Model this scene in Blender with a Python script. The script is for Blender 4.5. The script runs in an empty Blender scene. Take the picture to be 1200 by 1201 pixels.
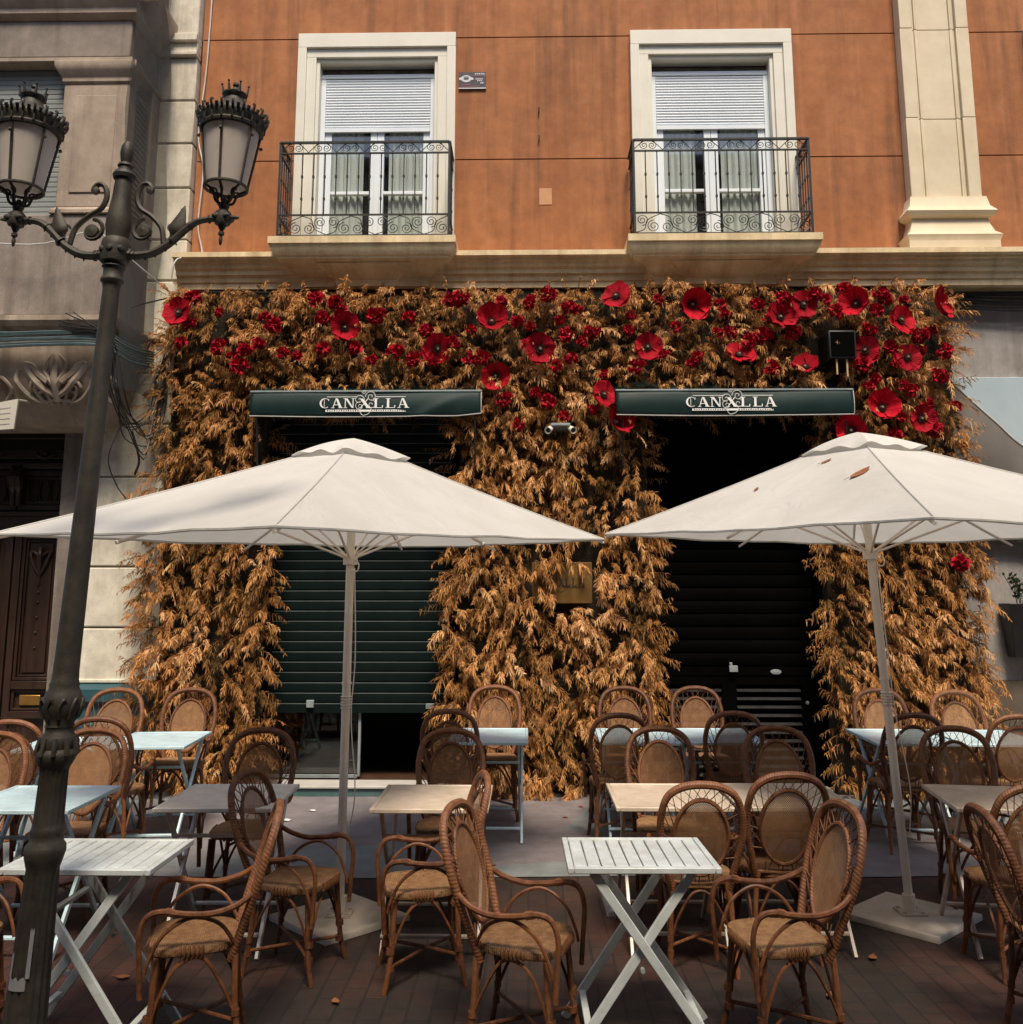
import bpy, math, random
import numpy as np
from mathutils import Vector, Matrix, Quaternion
random.seed(7); RNG = np.random.default_rng(11)
PI = math.pi
SC = bpy.context.scene
COL = SC.collection

# ------------------------------------------------------------------ helpers
def tag(o, label=None, cat=None, group=None, kind=None):
    if label: o['label'] = label
    if cat: o['category'] = cat
    if group: o['group'] = group
    if kind: o['kind'] = kind
    return o

def thing(name, label, cat, loc=(0, 0, 0), rz=0.0, group=None):
    o = bpy.data.objects.new(name, None)
    o.empty_display_size = .1
    COL.objects.link(o)
    o.location = loc; o.rotation_euler = (0, 0, rz)
    return tag(o, label, cat, group)

def copy_tree(o, parent=None):
    c = o.copy(); COL.objects.link(c)
    if parent is not None: c.parent = parent
    for ch in list(o.children): copy_tree(ch, c)
    return c

class MB:
    """collects shapes; build() links them as one mesh object"""
    def __init__(s, off=(0, 0, 0)):
        s.v = []; s.f = []; s.uv = []; s.off = Vector(off)
    def add(s, verts, faces, uvs=None):
        b = len(s.v)
        s.v.extend([tuple(Vector(p) - s.off) for p in verts])
        for i, f in enumerate(faces):
            s.f.append([b + k for k in f])
            s.uv.append(uvs[i] if uvs else [(0, 0)] * len(f))
    def box(s, x0, x1, y0, y1, z0, z1):
        P = [(x0,y0,z0),(x1,y0,z0),(x1,y1,z0),(x0,y1,z0),(x0,y0,z1),(x1,y0,z1),(x1,y1,z1),(x0,y1,z1)]
        s.add(P, [(0,3,2,1),(4,5,6,7),(0,1,5,4),(1,2,6,5),(2,3,7,6),(3,0,4,7)])
    def obox(s, a, b, w, h, up=(0, 0, 1)):
        """bar from a to b with section w (sideways) x h (along up)"""
        a = Vector(a); b = Vector(b); d = (b - a).normalized()
        side = d.cross(Vector(up)).normalized(); u = side.cross(d).normalized()
        P = []
        for c in (a, b):
            for (i, j) in ((-1,-1),(1,-1),(1,1),(-1,1)):
                P.append(c + side*(i*w/2) + u*(j*h/2))
        s.add(P, [(0,1,2,3),(7,6,5,4),(0,4,5,1),(1,5,6,2),(2,6,7,3),(3,7,4,0)])
    def tube(s, path, r, n=8, closed=False, cap=True, flat=1.0):
        pts = [Vector(p) for p in path]; m = len(pts)
        rr = list(r) if isinstance(r, (list, tuple)) else [r]*m
        T = []
        for i in range(m):
            if closed: t = pts[(i+1) % m] - pts[i-1]
            else: t = pts[min(i+1, m-1)] - pts[max(i-1, 0)]
            T.append(t.normalized())
        up = Vector((0, 0, 1)) if abs(T[0].z) < .9 else Vector((0, 1, 0))
        nrm = (up - T[0]*up.dot(T[0])).normalized()
        rings = []; L = 0; Ls = []
        for i in range(m):
            if i: 
                q = T[i-1].rotation_difference(T[i]); nrm = q @ nrm
                L += (pts[i]-pts[i-1]).length
            Ls.append(L)
            bn = T[i].cross(nrm)
            rings.append([pts[i] + nrm*(math.cos(2*PI*k/n)*rr[i]) + bn*(math.sin(2*PI*k/n)*rr[i]*flat) for k in range(n)])
        V = [p for ring in rings for p in ring]; F = []; U = []
        mm = m if closed else m-1
        for i in range(mm):
            j = (i+1) % m
            l0 = Ls[i]; l1 = Ls[j] if j else L + (pts[0]-pts[-1]).length
            for k in range(n):
                k2 = (k+1) % n
                F.append((i*n+k, i*n+k2, j*n+k2, j*n+k))
                U.append([(l0, k/n), (l0, (k+1)/n), (l1, (k+1)/n), (l1, k/n)])
        if cap and not closed:
            F.append(tuple(range(n-1, -1, -1))); U.append([(0, 0)]*n)
            F.append(tuple((m-1)*n+k for k in range(n))); U.append([(0, 0)]*n)
        s.add(V, F, U)
    def lathe(s, prof, n=24, c=(0, 0, 0), flute=None, M=None):
        """prof: list of (r, z[, flute depth])"""
        c = Vector(c); V = []; F = []; m = len(prof)
        for p in prof:
            r, z = p[0], p[1]; fl = p[2] if len(p) > 2 else 0
            for k in range(n):
                a = 2*PI*k/n
                q = r - (fl if (flute and k % flute == 0) else 0)
                w = Vector((q*math.cos(a), q*math.sin(a), z))
                if M is not None: w = M @ w
                V.append(c + w)
        for i in range(m-1):
            for k in range(n):
                k2 = (k+1) % n
                F.append((i*n+k, i*n+k2, (i+1)*n+k2, (i+1)*n+k))
        F.append(tuple(range(n-1, -1, -1))); F.append(tuple((m-1)*n+k for k in range(n)))
        s.add(V, F)
    def loft(s, rings):
        n = len(rings[0]); V = [p for r in rings for p in r]; F = []
        for i in range(len(rings)-1):
            for k in range(n):
                k2 = (k+1) % n
                F.append((i*n+k, i*n+k2, (i+1)*n+k2, (i+1)*n+k))
        F.append(tuple(range(n-1, -1, -1))); F.append(tuple((len(rings)-1)*n+k for k in range(n)))
        s.add(V, F)
    def extrude_x(s, prof, x0, x1):
        """closed (y,z) polygon run along X"""
        n = len(prof)
        V = [(x0, y, z) for y, z in prof] + [(x1, y, z) for y, z in prof]
        F = [tuple(range(n-1, -1, -1)), tuple(range(n, 2*n))]
        F += [(k, (k+1) % n, n+(k+1) % n, n+k) for k in range(n)]
        s.add(V, F)
    def prism_xz(s, poly, y0, y1):
        n = len(poly)
        V = [(x, y0, z) for x, z in poly] + [(x, y1, z) for x, z in poly]
        F = [tuple(range(n)), tuple(range(2*n-1, n-1, -1))]
        F += [(n+k, n+(k+1) % n, (k+1) % n, k) for k in range(n)]
        s.add(V, F)
    def grid(s, fn, nu, nv, uvs=1.0):
        V = [fn(i/nu, j/nv) for i in range(nu+1) for j in range(nv+1)]
        F = []; U = []
        for i in range(nu):
            for j in range(nv):
                F.append((i*(nv+1)+j, (i+1)*(nv+1)+j, (i+1)*(nv+1)+j+1, i*(nv+1)+j+1))
                U.append([(i/nu, j/nv), ((i+1)/nu, j/nv), ((i+1)/nu, (j+1)/nv), (i/nu, (j+1)/nv)])
        s.add(V, F, U)
    def build(s, name, mat, parent=None, smooth=True, bevel=0.0, angle=40):
        me = bpy.data.meshes.new(name)
        me.from_pydata([tuple(p) for p in s.v], [], s.f)
        uvl = me.uv_layers.new(name='UVMap')
        flat = []
        for u in s.uv:
            for a in u: flat.extend(a)
        uvl.data.foreach_set('uv', flat)
        me.materials.append(mat)
        if smooth:
            me.polygons.foreach_set('use_smooth', [True]*len(me.polygons))
            me.set_sharp_from_angle(angle=math.radians(angle))
        me.update()
        o = bpy.data.objects.new(name, me); COL.objects.link(o)
        if parent is not None: o.parent = parent
        if bevel:
            b = o.modifiers.new('Bevel', 'BEVEL'); b.width = bevel; b.segments = 2; b.limit_method = 'ANGLE'
        return o

def spline(pts, k=6, closed=False):
    P = [Vector(p) for p in pts]; n = len(P); out = []
    for i in range(n if closed else n-1):
        p0 = P[i-1] if (i > 0 or closed) else P[0]*2-P[1]
        p1 = P[i]; p2 = P[(i+1) % n]
        p3 = P[(i+2) % n] if (i+2 < n or closed) else P[-1]*2-P[-2]
        for j in range(k):
            t = j/k
            out.append(0.5*((2*p1)+(p2-p0)*t+(2*p0-5*p1+4*p2-p3)*t*t+(3*p1-p0-3*p2+p3)*t**3))
    if not closed: out.append(P[-1])
    return out

# ------------------------------------------------------------------ materials
def new_mat(name):
    m = bpy.data.materials.new(name); m.use_nodes = True
    nt = m.node_tree; b = nt.nodes['Principled BSDF']
    return m, nt, b
def N(nt, t, **kw):
    n = nt.nodes.new(t)
    for k, v in kw.items(): setattr(n, k, v)
    return n
def ramp(nt, stops):
    r = N(nt, 'ShaderNodeValToRGB'); e = r.color_ramp.elements
    while len(e) < len(stops): e.new(.5)
    for i, (p, c) in enumerate(stops):
        e[i].position = p; e[i].color = (*c, 1)
    return r
def coords(nt, scale=(1, 1, 1), kind='Object', rot=(0, 0, 0)):
    t = N(nt, 'ShaderNodeTexCoord'); mp = N(nt, 'ShaderNodeMapping')
    mp.inputs['Scale'].default_value = scale; mp.inputs['Rotation'].default_value = rot
    nt.links.new(t.outputs[kind], mp.inputs[0]); return mp.outputs[0]
def noise(nt, vec, scale, detail=5, rough=.6, dist=0):
    n = N(nt, 'ShaderNodeTexNoise'); n.inputs['Scale'].default_value = scale
    n.inputs['Detail'].default_value = detail; n.inputs['Roughness'].default_value = rough
    n.inputs['Distortion'].default_value = dist
    nt.links.new(vec, n.inputs['Vector']); return n.outputs[0]
def mix(nt, fac, a, b, mode='MIX'):
    m = N(nt, 'ShaderNodeMix', data_type='RGBA', blend_type=mode)
    for k, v in ((0, fac), (6, a), (7, b)):
        if isinstance(v, (int, float)): m.inputs[k].default_value = v
        elif isinstance(v, tuple): m.inputs[k].default_value = (*v, 1)
        else: nt.links.new(v, m.inputs[k])
    return m.outputs[2]
def math_(nt, op, a, b=None, c=None):
    m = N(nt, 'ShaderNodeMath', operation=op)
    for i, v in enumerate((a, b, c)):
        if v is None: continue
        if isinstance(v, (int, float)): m.inputs[i].default_value = v
        else: nt.links.new(v, m.inputs[i])
    return m.outputs[0]
def bump(nt, b, h, strength=.4, dist=.01):
    bp = N(nt, 'ShaderNodeBump'); bp.inputs['Strength'].default_value = strength; bp.inputs['Distance'].default_value = dist
    nt.links.new(h, bp.inputs['Height']); nt.links.new(bp.outputs[0], b.inputs['Normal']); return bp

def surf(name, c1, c2, scale=6, rough=.7, bstr=.25, bdist=.004, fine=60, metal=0.0, lo=.35, hi=.7, stretch=(1, 1, 1), spec=.5, rv=.1):
    """general worn surface: two colours in patches, fine bump, uneven gloss"""
    m, nt, b = new_mat(name)
    v = coords(nt, stretch)
    f = noise(nt, v, scale, 6, .65)
    r = ramp(nt, [(lo, c1), (hi, c2)]); nt.links.new(f, r.inputs[0])
    nt.links.new(r.outputs[0], b.inputs['Base Color'])
    b.inputs['Metallic'].default_value = metal
    b.inputs['Specular IOR Level'].default_value = spec
    f2 = noise(nt, coords(nt), fine, 4, .6)
    mr = N(nt, 'ShaderNodeMapRange'); mr.inputs['To Min'].default_value = max(0, rough-rv); mr.inputs['To Max'].default_value = min(1, rough+rv)
    nt.links.new(f, mr.inputs[0]); nt.links.new(mr.outputs[0], b.inputs['Roughness'])
    bump(nt, b, f2, bstr, bdist)
    return m

M = {}
def chipped(name, c1, c2, rust=(.16, .07, .03)):
    m = surf(name, c1, c2, 5, .32, .08, .001, 60, lo=.3, hi=.6)
    nt = m.node_tree; b = nt.nodes['Principled BSDF']; src = b.inputs['Base Color'].links[0].from_socket
    f = noise(nt, coords(nt), 34, 6, .75); g = noise(nt, coords(nt), 3, 3, .5)
    r = ramp(nt, [(.70, (0, 0, 0)), (.74, (1, 1, 1))]); nt.links.new(math_(nt, 'ADD', f, math_(nt, 'MULTIPLY_ADD', g, .3, -.15)), r.inputs[0])
    d = noise(nt, coords(nt), 9, 6, .7); r2 = ramp(nt, [(.35, (.78, .76, .72)), (.62, (1, 1, 1))]); nt.links.new(d, r2.inputs[0])
    nt.links.new(mix(nt, r.outputs[0], mix(nt, 1.0, src, r2.outputs[0], 'MULTIPLY'), rust), b.inputs['Base Color']); return m
def stucco(name, c1, c2, c3):
    m, nt, b = new_mat(name)
    big = noise(nt, coords(nt), 1.1, 4, .6)
    st = noise(nt, coords(nt, (3.2, 1, .22)), 1.6, 5, .6)          # rain streaks run down the wall
    r1 = ramp(nt, [(.3, c1), (.7, c2)]); nt.links.new(big, r1.inputs[0])
    r2 = ramp(nt, [(.5, (0, 0, 0)), (.68, (1, 1, 1))]); nt.links.new(st, r2.inputs[0])
    c = mix(nt, math_(nt, 'MULTIPLY', r2.outputs[0], .75), r1.outputs[0], c3)
    st2 = noise(nt, coords(nt, (5.0, 1, .12)), 1.3, 4, .6)
    r4 = ramp(nt, [(.53, (0, 0, 0)), (.66, (1, 1, 1))]); nt.links.new(st2, r4.inputs[0])
    pale = tuple(min(.9, q*1.25+.03) for q in c2)
    c = mix(nt, math_(nt, 'MULTIPLY', r4.outputs[0], .28), c, pale)
    blot = noise(nt, coords(nt), 4.5, 6, .7)
    r5 = ramp(nt, [(.32, (.74, .73, .72)), (.7, (1.14, 1.14, 1.14))]); nt.links.new(blot, r5.inputs[0])
    c = mix(nt, 1.0, c, r5.outputs[0], 'MULTIPLY')
    fine = noise(nt, coords(nt), 130, 4, .7)
    r3 = ramp(nt, [(.3, (.78, .78, .78)), (.7, (1.12, 1.12, 1.12))]); nt.links.new(fine, r3.inputs[0])
    c = mix(nt, 1.0, c, r3.outputs[0], 'MULTIPLY')
    nt.links.new(c, b.inputs['Base Color']); b.inputs['Roughness'].default_value = .9
    bump(nt, b, fine, .45, .004)
    return m
M['orange'] = stucco('orange_stucco', (.35, .130, .048), (.44, .178, .070), (.19, .083, .042))
M['groove'] = surf('groove', (.10, .035, .015), (.13, .05, .02), 5, .9)
M['cream'] = surf('cream_stone', (.62, .52, .36), (.72, .63, .46), 3, .75, .2, .003, 70)
M['cream_stain'] = stucco('cornice_stone', (.74, .58, .34), (.82, .67, .42), (.56, .41, .23))
M['frame_white'] = surf('window_surround', (.66, .64, .55), (.74, .72, .63), 2.5, .6, .15, .002, 60)
M['pier'] = stucco('pier_stone', (.68, .63, .51), (.77, .73, .61), (.46, .40, .32))
M['teal_plinth'] = surf('teal_plinth', (.02, .07, .085), (.03, .09, .11), 4, .45)
M['dirty_stone'] = stucco('dirty_stone', (.21, .178, .150), (.31, .262, .222), (.12, .10, .082))
M['dirty_light'] = stucco('dirty_stone_pale', (.36, .29, .225), (.45, .36, .28), (.20, .155, .12))
M['door_wood'] = surf('door_wood', (.022, .011, .007), (.045, .022, .013), 3, .42, .35, .003, 40, stretch=(6, 6, .6))
M['brass'] = surf('brass', (.38, .20, .05), (.50, .28, .08), 8, .4, .1, .001, 80, metal=.8)
M['iron'] = surf('lamp_iron', (.018, .015, .010), (.048, .040, .026), 14, .6, .5, .003, 110)
M['rail_iron'] = surf('rail_iron', (.008, .011, .012), (.016, .02, .021), 20, .45, .3, .001, 150)
M['lamp_glass'] = None
M['lifted_white_paint'] = chipped('lifted_white_paint', (.86, .84, .79), (.90, .88, .84))  # whiter copy of the table paint, lifted against parasol shade
M['white_paint'] = chipped('table_paint', (.60, .67, .68), (.70, .76, .76))
M['skylit_paint'] = chipped('skylit_table_paint', (.52, .74, .85), (.62, .82, .90))  # white tables with blue skylight put into the paint colour
M['canopy_lit_paint'] = chipped('canopy_lit_paint', (.60, .50, .40), (.68, .58, .48))  # white tables with warm light through the canopy put into the colour
M['pole_paint'] = surf('pole_paint', (.82, .72, .61), (.90, .81, .71), 7, .5, .2, .002, 50)
M['base_paint'] = surf('base_paint', (.50, .43, .36), (.62, .55, .47), 9, .6, .4, .004, 40)
M['pvc'] = surf('window_pvc', (.70, .76, .80), (.76, .82, .86), 2, .35, .03, .001, 50)
M['blind'] = surf('blind_slats', (.66, .73, .78), (.74, .80, .85), 3, .5, .05, .001, 50)
M['dark'] = surf('dark_interior', (.006, .005, .005), (.012, .010, .009), 2, .8)
M['int_floor'] = surf('interior_floor', (.05, .025, .015), (.08, .04, .022), 4, .5)
M['shutter'] = surf('shutter_green', (.0025, .0075, .007), (.004, .011, .010), 4, .6, .1, .001, 60, spec=.12)
M['lit_lip'] = surf('lit_lip', (.09, .12, .12), (.14, .17, .17), 8, .35)  # pale lip colour stands in for sky light caught on slat edges
M['shutter_black'] = surf('shutter_black', (.0008, .0008, .0008), (.0018, .0018, .0018), 4, .8, .1, .001, 60, spec=.03)
M['louvre'] = surf('louvre_edge', (.012, .0125, .013), (.022, .023, .024), 8, .5, spec=.3)
M['black'] = surf('black_plastic', (.008, .008, .008), (.014, .013, .013), 9, .45)
M['cable'] = surf('cable_black', (.008, .008, .008), (.02, .019, .018), 12, .5)
M['cable_white'] = surf('cable_white', (.5, .5, .48), (.65, .64, .62), 12, .5)
M['cable_blue'] = surf('cable_blue', (.05, .09, .10), (.10, .15, .16), 12, .6)
M['awning'] = surf('awning_cloth', (.003, .017, .016), (.006, .026, .025), 3, .55, .35, .006, 9, spec=.3)
M['awning_bar'] = surf('awning_bar', (.20, .24, .25), (.30, .34, .35), 6, .4)
M['letter'] = surf('letter_white', (.78, .78, .76), (.85, .85, .83), 5, .6, 0, .001)
M['letter_dark'] = surf('letter_dark', (.02, .012, .006), (.03, .02, .01), 5, .6, 0, .001)
M['concrete'] = surf('step_stone', (.42, .41, .38), (.52, .50, .47), 6, .6)
M['teal_tile'] = surf('teal_tile', (.05, .11, .11), (.08, .15, .15), 8, .4)
M['grey_wall'] = stucco('grey_plaster', (.30, .28, .265), (.37, .35, .33), (.24, .215, .195))
M['dado'] = surf('brown_dado', (.09, .07, .05), (.13, .10, .075), 3, .8)
M['blue_panel'] = surf('pale_blue_panel', (.36, .46, .52), (.45, .54, .58), 1.2, .35, .03, .001)
M['grey_cloth'] = surf('grey_cloth', (.10, .09, .08), (.14, .125, .11), 2, .8)
M['piping'] = surf('piping', (.45, .45, .43), (.55, .55, .52), 5, .6)
M['red_petal'] = None
M['straw'] = surf('straw_stick', (.45, .30, .14), (.55, .38, .2), 8, .7)
M['leaf_dry'] = surf('dry_leaf', (.20, .07, .025), (.34, .13, .045), 20, .7)
M['plant_green'] = surf('sprig_green', (.015, .03, .012), (.03, .05, .02), 20, .7)
M['plaque'] = surf('gold_plaque', (.13, .065, .014), (.19, .10, .024), 3, .55, .1, .001, 40, metal=.3)
M['sign_dark'] = surf('sign_dark', (.02, .018, .03), (.035, .03, .045), 6, .4)
M['sign_white'] = surf('sign_white', (.5, .5, .52), (.62, .62, .63), 8, .4)
M['sign_rose'] = surf('sign_rose', (.16, .05, .07), (.2, .07, .09), 8, .4)
M['sign_grey'] = surf('sign_grey', (.22, .22, .23), (.28, .28, .28), 8, .4)
M['cream_sign'] = surf('cream_sign', (.5, .47, .40), (.58, .55, .47), 4, .6)
M['patch'] = surf('bare_plaster', (.52, .27, .14), (.60, .33, .18), 12, .9)
M['paper'] = surf('paper', (.7, .7, .68), (.78, .78, .76), 12, .8)

def glassy(name, tint, refl_rough=.03, clear=.75):
    m, nt, b = new_mat(name)
    nt.nodes.remove(b); out = nt.nodes['Material Output']
    tr = N(nt, 'ShaderNodeBsdfTransparent'); tr.inputs[0].default_value = (*tint, 1)
    gl = N(nt, 'ShaderNodeBsdfGlossy'); gl.inputs['Roughness'].default_value = refl_rough
    lw = N(nt, 'ShaderNodeLayerWeight')
    f = math_(nt, 'MULTIPLY_ADD', math_(nt, 'POWER', lw.outputs['Facing'], 4.0), .75, .09)
    ms = N(nt, 'ShaderNodeMixShader'); nt.links.new(f, ms.inputs[0])
    nt.links.new(tr.outputs[0], ms.inputs[1]); nt.links.new(gl.outputs[0], ms.inputs[2])
    nt.links.new(ms.outputs[0], out.inputs[0]); return m
M['glass'] = glassy('window_glass', (.93, .955, .95))
M['door_glass'] = glassy('door_glass', (.55, .62, .60))

def cloth(name, c1, c2, trans, scale=2.0, wr=.5):
    """woven sheet that lets some light through"""
    m, nt, b = new_mat(name); nt.nodes.remove(b); out = nt.nodes['Material Output']
    v = coords(nt); f = noise(nt, v, scale, 5, .6)
    r = ramp(nt, [(.35, c1), (.65, c2)]); nt.links.new(f, r.inputs[0])
    d = N(nt, 'ShaderNodeBsdfDiffuse'); t = N(nt, 'ShaderNodeBsdfTranslucent')
    nt.links.new(r.outputs[0], d.inputs[0]); nt.links.new(r.outputs[0], t.inputs[0])
    h = noise(nt, coords(nt, (1, 1, 1)), 3.0, 4, .55, .6)
    bp = N(nt, 'ShaderNodeBump'); bp.inputs['Strength'].default_value = wr; bp.inputs['Distance'].default_value = .03
    nt.links.new(h, bp.inputs['Height'])
    nt.links.new(bp.outputs[0], d.inputs['Normal'])
    ms = N(nt, 'ShaderNodeMixShader'); ms.inputs[0].default_value = trans
    nt.links.new(d.outputs[0], ms.inputs[1]); nt.links.new(t.outputs[0], ms.inputs[2])
    nt.links.new(ms.outputs[0], out.inputs[0]); return m
M['canopy'] = cloth('parasol_cloth', (.66, .65, .61), (.75, .74, .705), .36, 1.3, .8)
M['curtain'] = cloth('curtain_cloth', (.76, .78, .74), (.84, .85, .81), .10, 4, .2)
M['lamp_glass'] = cloth('milky_lamp_glass', (.78, .71, .64), (.86, .79, .72), .5, 5, .05)

def petal_mat():
    m, nt, b = new_mat('red_petal')
    v = coords(nt); sp = N(nt, 'ShaderNodeSeparateXYZ'); nt.links.new(v, sp.inputs[0])
    f = noise(nt, v, 30, 5, .6)
    r = ramp(nt, [(.3, (.24, .002, .008)), (.7, (.50, .006, .022))]); nt.links.new(f, r.inputs[0])
    rad = math_(nt, 'SQRT', math_(nt, 'ADD', math_(nt, 'MULTIPLY', sp.outputs[0], sp.outputs[0]), math_(nt, 'MULTIPLY', sp.outputs[1], sp.outputs[1])))
    rr = ramp(nt, [(.02, (.12, .10, .12)), (.05, (.75, .7, .7)), (.09, (1, 1, 1))]); nt.links.new(rad, rr.inputs[0])
    nt.links.new(mix(nt, 1.0, r.outputs[0], rr.outputs[0], 'MULTIPLY'), b.inputs['Base Color']); b.inputs['Roughness'].default_value = .75
    b.inputs['Specular IOR Level'].default_value = .15
    ang = math_(nt, 'ARCTAN2', sp.outputs[1], sp.outputs[0])
    cr = math_(nt, 'SINE', math_(nt, 'ADD', math_(nt, 'MULTIPLY', ang, 34), math_(nt, 'MULTIPLY', f, 9)))
    oi = N(nt, 'ShaderNodeObjectInfo')
    hs = N(nt, 'ShaderNodeHueSaturation'); nt.links.new(b.inputs['Base Color'].links[0].from_socket, hs.inputs['Color'])
    nt.links.new(math_(nt, 'MULTIPLY_ADD', oi.outputs['Random'], .5, .75), hs.inputs['Value']); nt.links.new(hs.outputs[0], b.inputs['Base Color'])
    bump(nt, b, math_(nt, 'ADD', math_(nt, 'MULTIPLY', cr, .4), f), .6, .004); return m
M['red_petal'] = petal_mat()
M['red_carnation'] = surf('red_carnation', (.26, .003, .012), (.52, .008, .030), 40, .8, .3, .003, 90, spec=.15)
M['flower_heart'] = surf('flower_heart', (.012, .006, .005), (.03, .015, .01), 40, .8)
M['stamen'] = surf('stamen', (.25, .14, .08), (.4, .26, .16), 40, .8)

def plume_mat():
    m, nt, b = new_mat('dried_plumes'); out = nt.nodes['Material Output']
    a = N(nt, 'ShaderNodeAttribute', attribute_name='tint')
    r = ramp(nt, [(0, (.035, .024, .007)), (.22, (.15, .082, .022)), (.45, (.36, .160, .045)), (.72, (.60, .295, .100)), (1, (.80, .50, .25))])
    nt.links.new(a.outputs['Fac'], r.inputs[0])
    f = noise(nt, coords(nt), 45, 3, .6)
    r3 = ramp(nt, [(.3, (.75, .75, .75)), (.7, (1.2, 1.2, 1.2))]); nt.links.new(f, r3.inputs[0])
    c = mix(nt, 1.0, r.outputs[0], r3.outputs[0], 'MULTIPLY')
    nt.links.new(c, b.inputs['Base Color']); b.inputs['Roughness'].default_value = .75
    b.inputs['Specular IOR Level'].default_value = .25
    t = N(nt, 'ShaderNodeBsdfTranslucent'); nt.links.new(c, t.inputs[0])
    ms = N(nt, 'ShaderNodeMixShader'); ms.inputs[0].default_value = .18
    nt.links.new(b.outputs[0], ms.inputs[1]); nt.links.new(t.outputs[0], ms.inputs[2]); nt.links.new(ms.outputs[0], out.inputs[0])
    return m
M['plume'] = plume_mat()
M['backing'] = surf('backing_moss', (.012, .009, .004), (.035, .024, .010), 14, .95, .8, .02, 40)

def rattan(name, c1, c2, pitch, wrap=True):
    m, nt, b = new_mat(name)
    uv = N(nt, 'ShaderNodeTexCoord'); sp = N(nt, 'ShaderNodeSeparateXYZ'); nt.links.new(uv.outputs['UV'], sp.inputs[0])
    ph = math_(nt, 'MULTIPLY_ADD', sp.outputs[1], 2.0, math_(nt, 'MULTIPLY', sp.outputs[0], 1/pitch))
    s = math_(nt, 'SINE', math_(nt, 'MULTIPLY', ph, 2*PI))
    h = math_(nt, 'MULTIPLY_ADD', s, .5, .5)
    f = noise(nt, coords(nt), 26, 5, .65)
    oi = N(nt, 'ShaderNodeObjectInfo')
    rnd = math_(nt, 'MULTIPLY_ADD', oi.outputs['Random'], .28, -.14)
    r = ramp(nt, [(.3, c1), (.72, c2)]); nt.links.new(math_(nt, 'ADD', f, rnd), r.inputs[0])
    if wrap:
        h2 = math_(nt, 'POWER', h, .5)
        g = ramp(nt, [(0, (.62, .58, .54)), (.35, (1, 1, 1))]); nt.links.new(h2, g.inputs[0])
        c = mix(nt, .8, r.outputs[0], g.outputs[0], 'MULTIPLY')
    else:
        h2 = math_(nt, 'MULTIPLY', h, .15); c = r.outputs[0]
    nt.links.new(c, b.inputs['Base Color']); b.inputs['Roughness'].default_value = .5
    b.inputs['Specular IOR Level'].default_value = .4
    bump(nt, b, math_(nt, 'ADD', h2, math_(nt, 'MULTIPLY', noise(nt, coords(nt), 160, 4, .7), .9)), .55, .0022); return m
M['rattan_wrap'] = rattan('rattan_wrapped', (.095, .034, .014), (.27, .112, .050), .017)
M['rattan_cane'] = rattan('rattan_cane', (.066, .022, .009), (.23, .088, .033), .06, False)
M['rattan_thin'] = rattan('rattan_thin', (.10, .04, .015), (.21, .09, .037), .03, False)

def weave(name, c1, c2, per, hole=None, plane='xz'):
    m, nt, b = new_mat(name); out = nt.nodes['Material Output']
    v = coords(nt); sp = N(nt, 'ShaderNodeSeparateXYZ'); nt.links.new(v, sp.inputs[0])
    X = sp.outputs[0]; Z = sp.outputs[2 if plane == 'xz' else 1]
    p = math_(nt, 'ADD', X, Z); q = math_(nt, 'SUBTRACT', X, Z)
    sa = math_(nt, 'SINE', math_(nt, 'MULTIPLY', p, 2*PI/per)); sb = math_(nt, 'SINE', math_(nt, 'MULTIPLY', q, 2*PI/per))
    f = noise(nt, v, 22, 5, .7)
    oi = N(nt, 'ShaderNodeObjectInfo'); rnd = math_(nt, 'MULTIPLY_ADD', oi.outputs['Random'], .25, -.12)
    r = ramp(nt, [(.3, c1), (.72, c2)]); nt.links.new(math_(nt, 'ADD', f, rnd), r.inputs[0])
    pr = math_(nt, 'MULTIPLY', sa, sb)
    g = ramp(nt, [(.0, (.72, .70, .66)), (.6, (1.1, 1.1, 1.1))]); nt.links.new(math_(nt, 'MULTIPLY_ADD', pr, .5, .5), g.inputs[0])
    c = mix(nt, 1.0, r.outputs[0], g.outputs[0], 'MULTIPLY')
    nt.links.new(c, b.inputs['Base Color']); b.inputs['Roughness'].default_value = .6
    bump(nt, b, math_(nt, 'ADD', pr, f), .6, .003)
    if hole is not None:
        mn = math_(nt, 'MINIMUM', sa, sb)
        h = math_(nt, 'GREATER_THAN', mn, hole)
        tr = N(nt, 'ShaderNodeBsdfTransparent'); ms = N(nt, 'ShaderNodeMixShader')
        nt.links.new(h, ms.inputs[0]); nt.links.new(b.outputs[0], ms.inputs[1]); nt.links.new(tr.outputs[0], ms.inputs[2])
        nt.links.new(ms.outputs[0], out.inputs[0])
    return m
M['cane_panel'] = weave('cane_panel', (.23, .105, .042), (.42, .225, .105), .0135, .05)
M['seat_weave'] = weave('seat_weave', (.15, .070, .028), (.34, .19, .085), .024, None, 'xy')

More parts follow.
